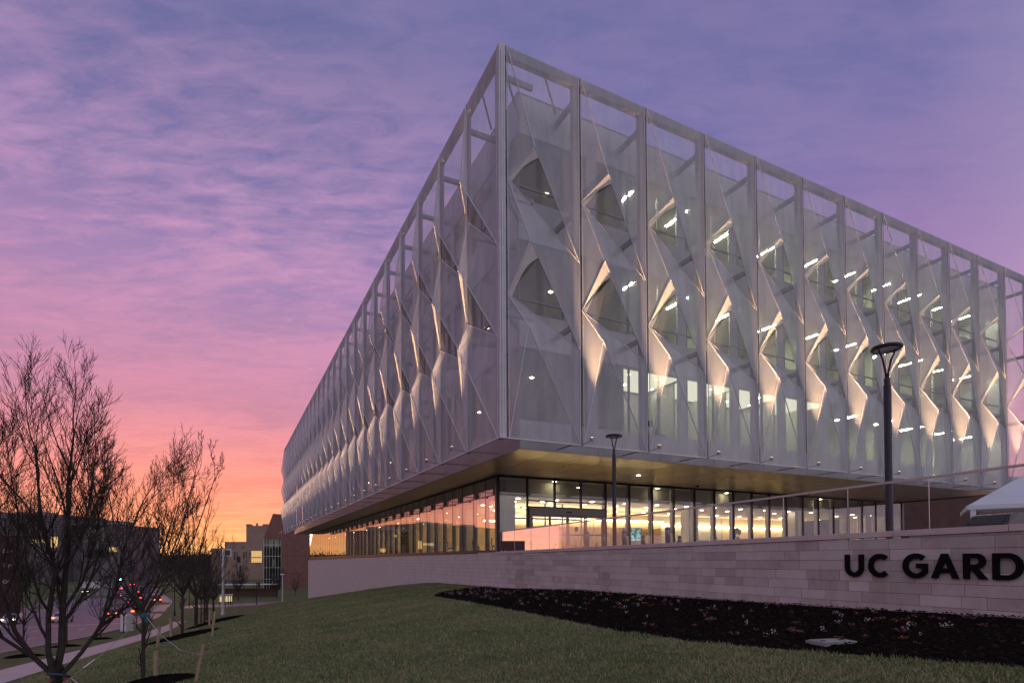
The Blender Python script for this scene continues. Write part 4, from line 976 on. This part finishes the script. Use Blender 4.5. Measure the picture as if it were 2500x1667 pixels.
def mulch_ring(x, y, R, label):
    r = random.Random(int(x*10)); rows = []
    for k in range(5):
        q = R*(k/4); rows.append([(lambda X, Y: (X, Y, h1(X, Y)+(.14*(1-(k/4)**2)+.01 if k < 4 else -.01)+r.uniform(0, .015)))(x+q*(1+.10*math.sin(3*a+x))*math.cos(a), y+q*(1+.1*math.sin(3*a+x))*math.sin(a)) for a in [2*math.pi*i/28 for i in range(29)]])
    o = MB().grid(rows).build('mulch_ring', 'mulch', smooth=True); tag(o, label, 'mulch'); return o
def stake(x, y, h, lean, label, s=.05, az=0.0):
    b = MB(); c = Vector((x, y, h1(x, y)-.1)); top = Vector((x+lean*math.cos(az), y+lean*math.sin(az), h1(x, y)+h)); b.bar(c, top, s, s, up=(math.sin(az), math.cos(az), .2))
    o = b.build('wooden_stake', 'wood_stake'); tag(o, label, 'stake', 'wooden tree stakes on the lawn'); return o
def young_trees():
    A = young(31, 4.4, 1.42, 5, kids=(6, 4, 3, 2), n=9, rad=1.5, spread=(16, 42), twig_r=.0040); A = (A[0].mesh('trunk', 'bark', True), A[1].mesh('crown', 'twig'))
    B = young(32, 6.3, 1.9, 5, kids=(4, 3, 3, 2), n=9, rad=1.7, tr=.055); B = (B[0].mesh('trunk', 'bark', True), B[1].mesh('crown', 'twig'))
    Cc = young(33, 5.0, 1.7, 4, kids=(4, 3, 2), n=9, rad=1.3, tr=.045, twig_r=.007); Cc = (Cc[0].mesh('trunk', 'bark', True), Cc[1].mesh('crown', 'twig'))
    x, y = -7.0, 10.85; z = h1(x, y)
    t = put_tree(*A, (x, y, z), 'slender bare tree with teal strap and straight thin trunk', .4)
    MB().lathe([(.045, 1.28), (.06, 1.30), (.06, 1.38), (.045, 1.40)], 10).box(.02, .10, -.03, .03, 1.22, 1.36).build('strap', 'strap_teal', t)
    sx, sy = -5.55, 10.2; g = h1(sx, sy)-z
    c, s = math.cos(-.4), math.sin(-.4); q = Vector((sx-x, sy-y, g+.52)); q = Vector((q.x*c-q.y*s, q.x*s+q.y*c, q.z)); A0 = Vector((.03, 0, 1.33))
    MB().tube([A0, A0.lerp(q, .3)-Vector((0, 0, .16)), A0.lerp(q, .65)-Vector((0, 0, .18)), q], .005, 5).build('tie_wire', 'wire', t)
    q2 = Vector((-1.25, -.35, .12)); MB().tube([A0, A0.lerp(q2, .5)-Vector((0, 0, .05)), q2], .005, 5).build('tie_wire', 'wire', t)
    MB().tube([A0.lerp(q2, .58)-Vector((0, 0, .04)), A0.lerp(q2, .70)-Vector((0, 0, .03))], .014, 6).build('turnbuckle', 'wire', t)
    mulch_ring(x+.15, y, .75, 'dark mulch mound round the slender strapped tree')
    stake(-6.85, 11.0, .62, .0, 'upright pale wooden stake beside the slender strapped tree', .06)
    stake(-5.75, 10.35, .70, .22, 'leaning wooden stake holding the wire of the strapped tree', .05, -.4)
    x, y = -14.6, 25.3; put_tree(*B, (x, y, h1(x, y)), 'bare tree standing in a wide mulch mound between two stakes', 1.0)
    mulch_ring(x+.15, y-.1, 1.55, 'wide dark mulch mound under the bare tree on the slope')
    stake(-13.9, 22.4, .75, .08, 'short dark wooden stake on the slope left of the wide mulch mound', .08); stake(-14.9, 25.0, .95, -.03, 'pale short wooden stake at the back of the wide mulch mound', .09); stake(-11.3, 21.5, .95, .14, 'leaning grey wooden stake right of the wide mulch mound', .08, -.3)
    x, y = -17.4, 31.4; put_tree(*B, (x, y, h1(x, y)), 'bare tree with long mulch mound next down the slope', 2.2, s=.95); mulch_ring(x+.5, y+1.2, 1.7, 'long dark mulch mound below the pair of bare trees')
    x, y = -19.6, 36.4; put_tree(*Cc, (x, y, h1(x, y)), 'thin bare tree behind the long mulch mound', .3, s=1.2)
    stake(-16.0, 30.2, .8, .05, 'short wooden stake by the long mulch mound', .08)
    for k, (t_, p) in enumerate(((50, 3.2), (58, 3.4), (64, 3.2), (70, 3.6), (76, 3.2), (82, 3.4))):
        x, y = on_row(t_, p); put_tree(*Cc, (x, y, h1(x, y)), 'thin bare lawn tree in the row running down beside the sidewalk', k*1.3, 'bare trees down the sidewalk lawn', 1.15+.06*(k % 3))
    for k, (t_, p) in enumerate(((26, 10.4), (38, 10.4), (47, 10.6), (57, 10.6), (67, 10.6), (76, 10.8), (86, 10.8))):
        x, y = on_row(t_, p); put_tree(*Cc, (x, y, h1(x, y)), 'thin bare street tree in the grass verge beside the road', k*2.1+.5, 'bare street trees in the verge', .9+.08*(k % 3))
        if k < 4: mulch_ring(x, y, .9, 'dark mulch ring under a bare street tree in the verge')['group'] = 'mulch rings in the verge'
    # trees across the avenue and behind the crossing
    D = young(41, 8.5, 2.2, 4, kids=(5, 4, 3), n=10, rad=2.6, tr=.11, twig_r=.016); D = (D[0].mesh('trunk', 'bark', True), D[1].mesh('crown', 'twig'))
    r = random.Random(8)
    for k in range(28):
        s_ = 160+k*10+r.uniform(-5, 5); ln = offset_line(-(19+r.uniform(0, 9)), s_, s_, 1)[0]; put_tree(*D, (ln[0], ln[1], h1(*ln)-.1), 'dark bare tree on the far side of the avenue', r.uniform(0, 6), 'bare trees across the avenue', r.uniform(.8, 1.35))
    for k in range(22):
        s_ = 196+k*13+r.uniform(-5, 5); ln = offset_line(18+r.uniform(0, 26), s_, s_, 1)[0]; put_tree(*D, (ln[0], ln[1], h1(*ln)-.1), 'dark bare tree on the grassy bank beyond the crossing', r.uniform(0, 6), 'bare trees on the bank beyond the crossing', r.uniform(.6, 1.05))
    for k, (x, y, s_) in enumerate(((-78, 150, .9), (-70, 146, 1.1), (-66, 160, .8))): put_tree(*D, (x, y, h1(x, y)-.1), 'bare forked tree in front of the brown brick tower', k*1.7, 'bare trees before the brick tower', s_)
    # the far wood along the skyline
    b = MB()
    for _ in range(9000):
        an = math.radians(r.uniform(-47, -19)); R = r.uniform(380, 560); x, y = R*math.sin(an), R*math.cos(an); z = h1(x, y)+abs(r.gauss(0, 3.4))+.3
        w = r.uniform(.25, .9); hh = r.uniform(.8, 3.0); q = r.uniform(0, 3.14); c, s = math.cos(q)*w, math.sin(q)*w
        b.poly(((x-c, y-s, z), (x+c, y+s, z), (x+r.gauss(0, .4), y, z+hh)))
    tag(b.build('far_wood', 'twig'), 'far dark band of bare woodland along the orange skyline', 'woodland', kind='stuff')
young_trees()

# ------------------------------------------------------------------ street things
def pt(px, py, Y):      # helper for laying out distant street furniture at a chosen distance
    return ((px-1250)/1393.3*Y, Y)
def street():
    # signal cabinet in the verge
    x, y = -40.5, 60.1; c = empty('utility_cabinet', (x, y, h1(x, y)), -.45); tag(c, 'pale grey utility cabinet standing in the grass verge', 'cabinet')
    MB().box(-.55, .55, -.35, .35, .06, 1.75).build('case', 'utility_white', c); MB().box(-.6, .6, -.4, .4, 0, .059).build('plinth', 'concrete', c); MB().box(-.5, .5, -.372, -.352, .2, 1.6).build('door', 'utility_white', c); MB().box(.38, .42, -.39, -.374, .8, 1.0).build('handle', 'dark_metal', c)
    # traffic signals
    def signal(x, y, h, arm, lit, label):
        t = empty('traffic_light', (x, y, h1(x, y)), 0); tag(t, label, 'traffic light', 'traffic lights at the crossing')
        MB().lathe([(.16, 0), (.12, .1), (.10, h), (0, h)], 10).build('mast', 'lamp_metal', t)
        if arm: MB().tube([(0, 0, h-.4), (arm, 0, h-.1)], [.07, .05], 8).build('mast_arm', 'lamp_metal', t)
        hd = MB().box(arm-.2, arm+.2, -.12, .12, h-1.2, h).build('signal_head', 'lamp_metal', t)
        for k in range(3):
            MB().lathe([(0, 0), (.13, 0), (.15, .05)], 12).build('signal_lens', 'green_signal' if (k == 0 and lit) else 'dark_metal', hd).matrix_local = Matrix.Translation((arm, -.125, h-1.02+.38*k)) @ Matrix.Rotation(math.pi/2, 4, 'X')
    x, y = pt(212, 1400, 150); signal(x, y, 6.6, 9.0, True, 'traffic signal on a long mast arm showing green above the road')
    x, y = pt(627, 1400, 128); signal(x, y, 5.0, .5, False, 'dark traffic signal on a pole near the brick tower')
    def pole(x, y, h, label, r0, m, box):
        t = empty('street_pole', (x, y, h1(x, y)), 0); tag(t, label, 'pole')
        MB().lathe([(r0*1.4, 0), (r0*1.4, .3), (r0, .35), (r0*.8, h), (0, h)], 10).build('pole', m, t)
        if box: b = MB().box(.1, 1.1, -.15, .15, h-.9, h).build('sign_box', 'utility_white', t); MB().box(.25, .9, -.17, -.151, h-.8, h-.12).build('sign_face', 'leaf_green', b)
        else: MB().box(-.35, .35, -.2, .2, h-.12, h+.1).build('lamp_head', m, t)
    x, y = pt(545, 1500, 70); pole(x, y, 1.65+(1367-1340)/1393*70-h1(x, y), 'tall pale street pole with a small white framed sign box', .17, 'utility_white', True)
    x, y = pt(690, 1470, 104); pole(x, y, 1.65-(1402-1367)/1393*104-h1(x, y), 'slim white lamp pole beside the low canopy', .12, 'utility_white', False)
    x, y = pt(427, 1500, 96); 
    t = empty('street_lamp', (x, y, h1(x, y)), 0); tag(t, 'black street lamp post with a lit white globe by the verge', 'street lamp', 'black street lamps by the road'); MB().lathe([(.2, 0), (.14, .8), (.09, 1.0), (.07, 5.6), (0, 5.6)], 10).build('post', 'lamp_metal', t); MB().lathe([(.0, 5.62), (.22, 5.75), (.26, 6.0), (.12, 6.25), (0, 6.3)], 10).build('globe', 'lamp_metal', t)
    q = copy_tree(t); X, Y = pt(463, 1480, 128); q.location = (X, Y, h1(X, Y)); q['label'] = 'black street lamp post with a lit lamp on the far kerb'
    for ch in q.children:
        if ch.name.startswith('globe'): ch.data = ch.data.copy(); ch.data.materials[0] = MATS['white_lamp']
    # round blue sign and dark red monument sign across the avenue
    x, y = pt(38, 1405, 118); t = empty('round_sign', (x, y, h1(x, y)), .55); tag(t, 'round blue sign on a thin pole across the avenue', 'sign'); material('sign_blue', (.10, .16, .36), .5); material('sign_ring', (.35, .42, .55), .5)
    hh = 1.65-(1406-1369)/1393*118-h1(x, y)
    MB().lathe([(.06, 0), (.06, hh-1), (0, hh-1)], 8).build('pole', 'lamp_metal', t)
    d = MB().prism([(1.05*math.cos(k*math.pi/14), hh+1.05*math.sin(k*math.pi/14)) for k in range(28)], -.04, .04).build('disc', 'sign_blue', t); MB().bar((-.6, -.06, hh-.5), (.5, -.06, hh+.55), .14, .03, up=(0, 1, 0)).bar((-.7, -.06, hh+.3), (.65, -.06, hh-.2), .12, .025, up=(0, 1, 0)).build('emblem', 'sign_ring', d)
    X, Y = pt(-25, 1370, 96); t = empty('monument_sign', (X, Y, h1(X, Y)), .75); tag(t, 'tall dark red monument sign with white lettering across the avenue', 'sign'); material('sign_red', (.045, .007, .011), .6)
    top = 1.65+(1369-1305)/1393*96-h1(X, Y); MB().box(-4, 4, 0, .8, 0, top).build('board', 'sign_red', t)
    def text(s, x, z, size):
        cu = bpy.data.curves.new('lettering', 'FONT'); cu.body = s; cu.size = size; cu.extrude = .02; o = bpy.data.objects.new('tmp', cu); COL.objects.link(o)
        dg = bpy.context.evaluated_depsgraph_get(); me = bpy.data.meshes.new_from_object(o.evaluated_get(dg)); bpy.data.objects.remove(o); me.materials.clear(); me.materials.append(MATS['utility_white'])
        q = place('lettering', me, t, (x, -.03, z)); q.rotation_euler = (math.pi/2, 0, 0)
    text('n asi', .6, top-3.0, 1.3); text('n i r', .6, top-5.6, 1.3); text('n of', .6, top-8.2, 1.3)
street()
def make_car(paint, seed):
    c = empty('parked_car', (0, 0, 0)); L_, W_ = 4.5, 1.8
    prof = [(-2.2, .32), (-2.25, .62), (-2.15, .88), (-1.75, .95), (-1.25, 1.38), (-.7, 1.48), (.35, 1.46), (.75, 1.32), (1.25, .95), (2.05, .84), (2.22, .62), (2.2, .32)]
    b = MB(); n = len(prof); rows = []
    for yy, k, inset in ((-.90, 1, .0), (-.86, 1, .0), (.86, 1, 0), (.90, 1, 0)):
        rows.append([(x, yy*(1 if z < .96 else .80) if abs(yy) > .5 else yy, z) for x, z in prof])
    b.grid(rows); b.poly(rows[0]); b.poly(rows[-1][::-1]); b.poly([rows[0][0], rows[-1][0], rows[-1][-1], rows[0][-1]])
    b.build('body', paint, c, recalc=True)
    for y in (-.745, .745):
        MB().poly([(-1.45, y*1.05, 1.0), (-1.12, y*1.0, 1.36), (-.2, y*1.0, 1.42), (-.2, y*1.05, 1.0)]).poly([(-.12, y*1.05, 1.0), (-.12, y*1.0, 1.42), (.45, y*1.0, 1.39), (.98, y*1.05, 1.0)]).build('side_window', 'car_glass', c)
    MB().poly([(-1.73, -.68, .98), (-1.27, -.64, 1.385), (-1.27, .64, 1.385), (-1.73, .68, .98)]).build('rear_window', 'car_glass', c); MB().poly([(1.24, -.68, .98), (.77, -.64, 1.335), (.77, .64, 1.335), (1.24, .68, .98)]).build('windscreen', 'car_glass', c)
    for x in (-1.4, 1.4):
        for y in (-.80, .80):
            w = MB().lathe([(0, -.11), (.24, -.11), (.33, -.10), (.33, .10), (.24, .11), (0, .11)], 16).build('wheel', 'tyre', c); w.matrix_local = Matrix.Translation((x, y, .33)) @ Matrix.Rotation(math.pi/2, 4, 'X')
            MB().lathe([(0, -.115), (.2, -.115)], 12).lathe([(0, .115), (.2, .115)], 12).build('rim', 'rim', w)
    for y in (-.66, .66):
        MB().box(-2.27, -2.16, y-.2, y+.2, .66, .86).build('tail_light', 'tail_light', c); MB().box(2.1, 2.25, y-.2, y+.2, .62, .78).build('headlight', 'head_light', c)
    return c
def cars():
    spec = [(146, 1.6, 0, 'car_silver', 'silver car braking in the middle lane of the avenue'), (147, -4.5, 1, 'car_white', 'white car coming up the avenue with headlights on'), (154, 6.8, 0, 'car_dark', 'dark car braking beside the yellow taxi'), (160, 9.8, 0, 'car_yellow', 'yellow taxi in the kerb lane near the crossing'),
            (196, 6.0, 0, 'car_silver', 'silver car just past the crossing'), (206, 10.5, 0, 'car_dark', 'dark car beyond the crossing in the kerb lane'), (218, 6.5, 0, 'car_red', 'red car climbing the avenue beyond the crossing'), (232, 2.0, 0, 'car_blue', 'blue car in the inner lane beyond the crossing'), (236, 10.5, 0, 'car_silver', 'silver car climbing in the outer lane'), (252, 6.5, 0, 'car_dark', 'dark car climbing behind the blue car'), (276, 2.2, 0, 'car_white', 'white car far up the avenue'), (300, 6.5, 0, 'car_red', 'small red car far up the avenue'), (262, -6.5, 1, 'car_dark', 'dark oncoming car far down the avenue')]
    protos = {}
    for s, r_, onc, paint, label in spec:
        if paint not in protos: c = make_car(paint, 1); protos[paint] = c
        else: c = copy_tree(protos[paint])
        p0 = offset_line(r_, s, s, 1)[0]; p1 = offset_line(r_, s+2, s+2, 1)[0]; d = Vector((p1[0]-p0[0], p1[1]-p0[1], h1(*p1)-h1(*p0))).normalized()
        if onc: d = -d
        c.location = (p0[0], p0[1], h1(*p0)+.02); c.rotation_euler = (0, -math.asin(d.z), math.atan2(d.y, d.x))
        c.name = 'car'; tag(c, label, 'car', 'cars on the avenue')
    c = copy_tree(protos['car_dark']); c.name = 'car'; c.location = (21.5, 24.6, 2.03); c.rotation_euler = (0, 0, .35); tag(c, 'dark parked car on the terrace in front of the tent', 'car')
cars()

# ------------------------------------------------------------------ neighbouring buildings
def brick_tower():
    Y = 190; x0 = (640-1250)/1393.3*Y; g = -8.6
    t = empty('brick_tower', (x0, Y, g), .12); tag(t, 'brown brick tower with slanted roof and tall curtain wall of green glass', 'building')
    zt = 1.65+(1366-1253)/1393*Y-g; zs = 1.65+(1366-1313)/1393*Y-g
    b = MB().prism([(.4, zs), (6.3, zs), (6.3, zs-.01), (20, zs-.01), (20, zt-1.4), (3.4, zt)], 0, 16); b.build('upper_wall', 'brick_brown', t, recalc=True)
    b = MB().prism([(6.3, 0), (20, 0), (20, zs-.02), (6.0, zs-.02)], 0, 16); b.build('lower_wall', 'brick_brown', t, recalc=True)
    MB().box(7.9, 7.97, -.03, -.002, 0, zt-1.6).build('wall_joint', 'dark_metal', t)
    for z in (zs*.33, zs*.66, zs+2): MB().box(6.4, 19.9, -.03, -.002, z, z+.07).build('wall_joint', 'dark_metal', t)
    MB().poly([(3.3, -.1, zt+.02), (20, -.1, zt-1.38), (20, 16, zt-1.38), (3.3, 16, zt+.02)]).build('roof', 'roof_blue', t)
    MB().box(.5, 6.0, .6, .7, .2, zs-.1).build('curtain_glass', 'glass_far', t); MB().box(.5, 6.0, 4.0, 4.2, .2, zs-.1).build('back_wall', 'office_wall', t)
    for k in range(7): MB().box(.3+k*.93, .38+k*.93, .45, .6, 0, zs-.05).build('mullion', 'wire', t)
    for k in range(5): MB().box(.3, 6.0, .44, .58, k*zs/4.6, k*zs/4.6+.12).build('transom', 'wire', t)
    for x, z, h in ((1.2, zs-3.1, 2.6), (3.0, zs-3.0, 2.5), (4.8, zs-2.6, 2.2), (2.2, zs-9.4, 2.4), (4.9, zs-8.0, 1.8)): MB().box(x, x+.9, 3.8, 3.9, z, z+h).build('lit_window', 'warm_window_dim', t)
    # low canopy at its foot
    c = empty('entrance_canopy', (x0+2, Y-34, -8.5), .1); tag(c, 'low white roofed open canopy below the brick tower', 'canopy')
    MB().box(0, 16, 0, 3, 3.3, 3.5).build('roof', 'utility_white', c)
    for x in (.3, 5, 10, 15): MB().box(x, x+.15, .2, .35, 0, 3.3).build('post', 'dark_metal', c)
    MB().box(.2, 15.8, 2.6, 2.8, 0, 2.2).build('back_wall', 'brick_dark', c)
    k = empty('lit_kiosk', ((552-1250)/1393.3*125, 125, h1((552-1250)/1393.3*125, 125)), .5); tag(k, 'small lit glass shelter beside the bank', 'shelter')
    MB().box(-1.4, 1.4, 0, 1.4, 2.35, 2.5).build('roof', 'utility_white', k); MB().box(-1.3, 1.3, 1.2, 1.25, .9, 2.1).build('lit_back', 'warm_window_dim', k)
    for x in (-.8, -.2, .4, .9): MB().box(x, x+.16, 1.0, 1.1, .1, 2.3).build('mullion', 'dark_metal', k)
    for x in (-1.3, 1.2): MB().box(x, x+.1, 0, .1, 0, 2.35).build('post', 'dark_metal', k)
brick_tower()
def beige_block():
    Y = 255; x0 = (500-1250)/1393.3*Y; g = -6; sc = Y/1393.3
    t = empty('beige_building', (x0, Y, g), .05); tag(t, 'stepped beige masonry building with a plain block rising behind', 'building')
    def X(px): return (px-500)*sc
    def Z(py): return 1.65+(1366-py)*sc-g
    MB().box(X(515), X(650), 0, 18, -9, Z(1337)).build('lower_wall', 'beige_block', t); MB().box(X(545), X(652), 1, 20, Z(1337)+.01, Z(1321)).build('upper_wall', 'beige_block', t); MB().box(X(592), X(660), 3, 22, Z(1321)+.01, Z(1281)).build('block', 'beige_block', t)
    for a, b in ((592, 601), (632, 642)): MB().box(X(a), X(b), 2.8, 6, Z(1281)+.01, Z(1277)).build('parapet_block', 'beige_block', t)
    MB().tube([(X(614), 5, Z(1281)), (X(614), 5, Z(1274))], .5, 8).build('chimney', 'beige_block', t)
    w = MB().box(X(611), X(636), -.05, -.01, Z(1372), Z(1344)).build('window', 'warm_window', t)
    for k in range(5): MB().box(X(612+k*5), X(612.6+k*5), -.1, -.051, Z(1371), Z(1345)).build('glazing_bar', 'dark_metal', w)
    MB().box(X(612), X(635), -.1, -.052, Z(1361), Z(1359)).build('glazing_bar', 'dark_metal', w)
    for a, z0, z1, ww in ((570, 1366, 1346, 3), (576, 1366, 1346, 2), (592, 1362, 1346, 3), (598, 1360, 1346, 2), (607, 1362, 1347, 2), (577, 1372, 1357, 8), (583, 1392, 1380, 4), (590, 1338, 1332, 3)): MB().box(X(a), X(a+ww), -.06, -.01, Z(z0), Z(z1)).build('window', 'car_glass', t)
    for k in range(8): MB().box(X(523+k*4), X(524.4+k*4), -.07, -.01, Z(1370), Z(1343)).build('window', 'car_glass', t)
    MB().box(X(537), X(538), .1, .3, Z(1337), Z(1322)).box(X(537), X(549), .1, .3, Z(1322), Z(1320.5)).build('roof_frame', 'dark_metal', t)
beige_block()
def louvre_building():
    Y = 235; sc = Y/1393.3; x0 = -265.0
    t = empty('louvred_building', (x0, Y, -1.0), 0); tag(t, 'long dark glassy building with horizontal louvres across the avenue', 'building')
    def X(px): return (px-1250)*sc-x0
    def Z(py): return 1.65+(1369-py)*sc+1.0
    MB().box(0, X(148), 0, 26, -9, Z(1256)).build('wing', 'louvre', t); MB().box(X(150), X(279), 6, 30, -9, Z(1280)).build('wing', 'louvre', t); MB().box(X(180), X(230), 10, 24, Z(1280)+.01, Z(1266)).build('roof_plant', 'steel_paint', t)
    for a, b in ((-180, -120), (-60, -25), (6, 35), (48, 75)): MB().box(X(a), X(b), 6, 14, Z(1256)+.01, Z(1246)).build('roof_plant', 'steel_paint', t)
    MB().box(X(146), X(284), 5.4, 6.5, Z(1280)+.015, Z(1275)).build('roof_edge', 'steel_paint', t)
    for k in range(13):
        z = Z(1262+k*4.0); MB().box(0, X(149), -.9, -.1, z, z+.22).build('louvre', 'steel_paint', t)
    for k in range(4):
        z = Z(1292+k*10.5); MB().box(X(150)+.1, X(277), 5.9, 5.98, z, z+1.3).build('window_band', 'car_glass', t)
    for a, b, z0, z1, m in ((125, 141, 1336, 1311, 'warm_window'), (72, 90, 1326, 1317, 'warm_window_dim'), (95, 118, 1324, 1318, 'warm_window_dim'), (198, 208, 1300, 1293, 'warm_window_dim'), (242, 262, 1347, 1336, 'warm_window')):
        MB().box(X(a), X(b), -.4 if b < 149 else 5.7, -.05 if b < 149 else 5.85, Z(z0), Z(z1)).build('lit_window', m, t)
    for a in range(-420, 120, 60): MB().box(X(a), X(a+14), -.08, -.02, Z(1345), Z(1318)).build('window', 'car_glass', t)
    MB().box(X(190), X(240), 5.0, 5.9, Z(1360), Z(1341)).build('dark_recess', 'dark_metal', t)
    lw = empty('low_white_wall', ((192-1250)/1393.3*205, 205, h1((192-1250)/1393.3*205, 205)), 0); tag(lw, 'low pale wall below the louvred building', 'wall'); MB().box(0, 7.5, 0, .5, -1, 2.4).build('panel', 'utility_white', lw)
louvre_building()

# ------------------------------------------------------------------ the person waiting in the lobby
def lobby_person():
    m = bpy.data.materials.new('person_cloth'); m.use_nodes = True; N = m.node_tree.nodes; L = m.node_tree.links; b = N['Principled BSDF']; b.inputs['Roughness'].default_value = .8
    tc = N.new('ShaderNodeTexCoord'); sp = N.new('ShaderNodeSeparateXYZ'); L.new(tc.outputs['Object'], sp.inputs[0])
    mr = N.new('ShaderNodeMath'); mr.operation = 'DIVIDE'; mr.inputs[1].default_value = 1.75; L.new(sp.outputs[2], mr.inputs[0])
    r = N.new('ShaderNodeValToRGB'); r.color_ramp.interpolation = 'CONSTANT'; pts = [(0, (.02, .02, .02)), (.05, (.03, .035, .06)), (.54, (.30, .05, .045)), (.845, (.42, .26, .19)), (.955, (.03, .02, .015))]
    while len(r.color_ramp.elements) < len(pts): r.color_ramp.elements.new(1)
    for e, (p, c) in zip(r.color_ramp.elements, pts): e.position = p; e.color = (*c, 1)
    L.new(mr.outputs[0], r.inputs[0]); L.new(r.outputs[0], b.inputs['Base Color'])
    J = [((0, 0, .95), .13), ((0, 0, 1.18), .125), ((0, 0, 1.40), .13), ((0, 0, 1.50), .055), ((0, .02, 1.60), .085), ((0, .01, 1.70), .075),
         ((-.09, 0, .88), .09), ((-.10, .01, .48), .06), ((-.10, -.02, .09), .045), ((-.11, .12, .04), .04), ((.09, 0, .88), .09), ((.10, .03, .48), .06), ((.11, .0, .09), .045), ((.12, .14, .04), .04),
         ((-.19, 0, 1.40), .06), ((-.25, -.02, 1.13), .045), ((-.20, .16, .98), .035), ((-.19, .24, .97), .03), ((.19, 0, 1.40), .06), ((.25, -.02, 1.13), .045), ((.20, .14, .96), .035), ((.19, .22, .94), .03)]
    E_ = [(0, 1), (1, 2), (2, 3), (3, 4), (4, 5), (0, 6), (6, 7), (7, 8), (8, 9), (0, 10), (10, 11), (11, 12), (12, 13), (2, 14), (14, 15), (15, 16), (16, 17), (2, 18), (18, 19), (19, 20), (20, 21)]
    me = bpy.data.meshes.new('tmp_body'); me.from_pydata([j[0] for j in J], E_, []); o = bpy.data.objects.new('tmp_body', me); COL.objects.link(o)
    sk = o.modifiers.new('skin', 'SKIN'); sk.use_smooth_shade = True
    for v, j in zip(me.skin_vertices[0].data, J): v.radius = (j[1], j[1]*.85)
    me.skin_vertices[0].data[0].use_root = True
    sb = o.modifiers.new('sub', 'SUBSURF'); sb.levels = 1; sb.render_levels = 1
    dg = bpy.context.evaluated_depsgraph_get(); body = bpy.data.meshes.new_from_object(o.evaluated_get(dg)); bpy.data.objects.remove(o)
    body.materials.clear(); body.materials.append(m)
    p = place('person', body, None, world(6.2, 32.4, FZ-.02), YAW+1.2)
    tag(p, 'person in a red top and dark trousers standing behind the side glazing', 'person')
lobby_person()
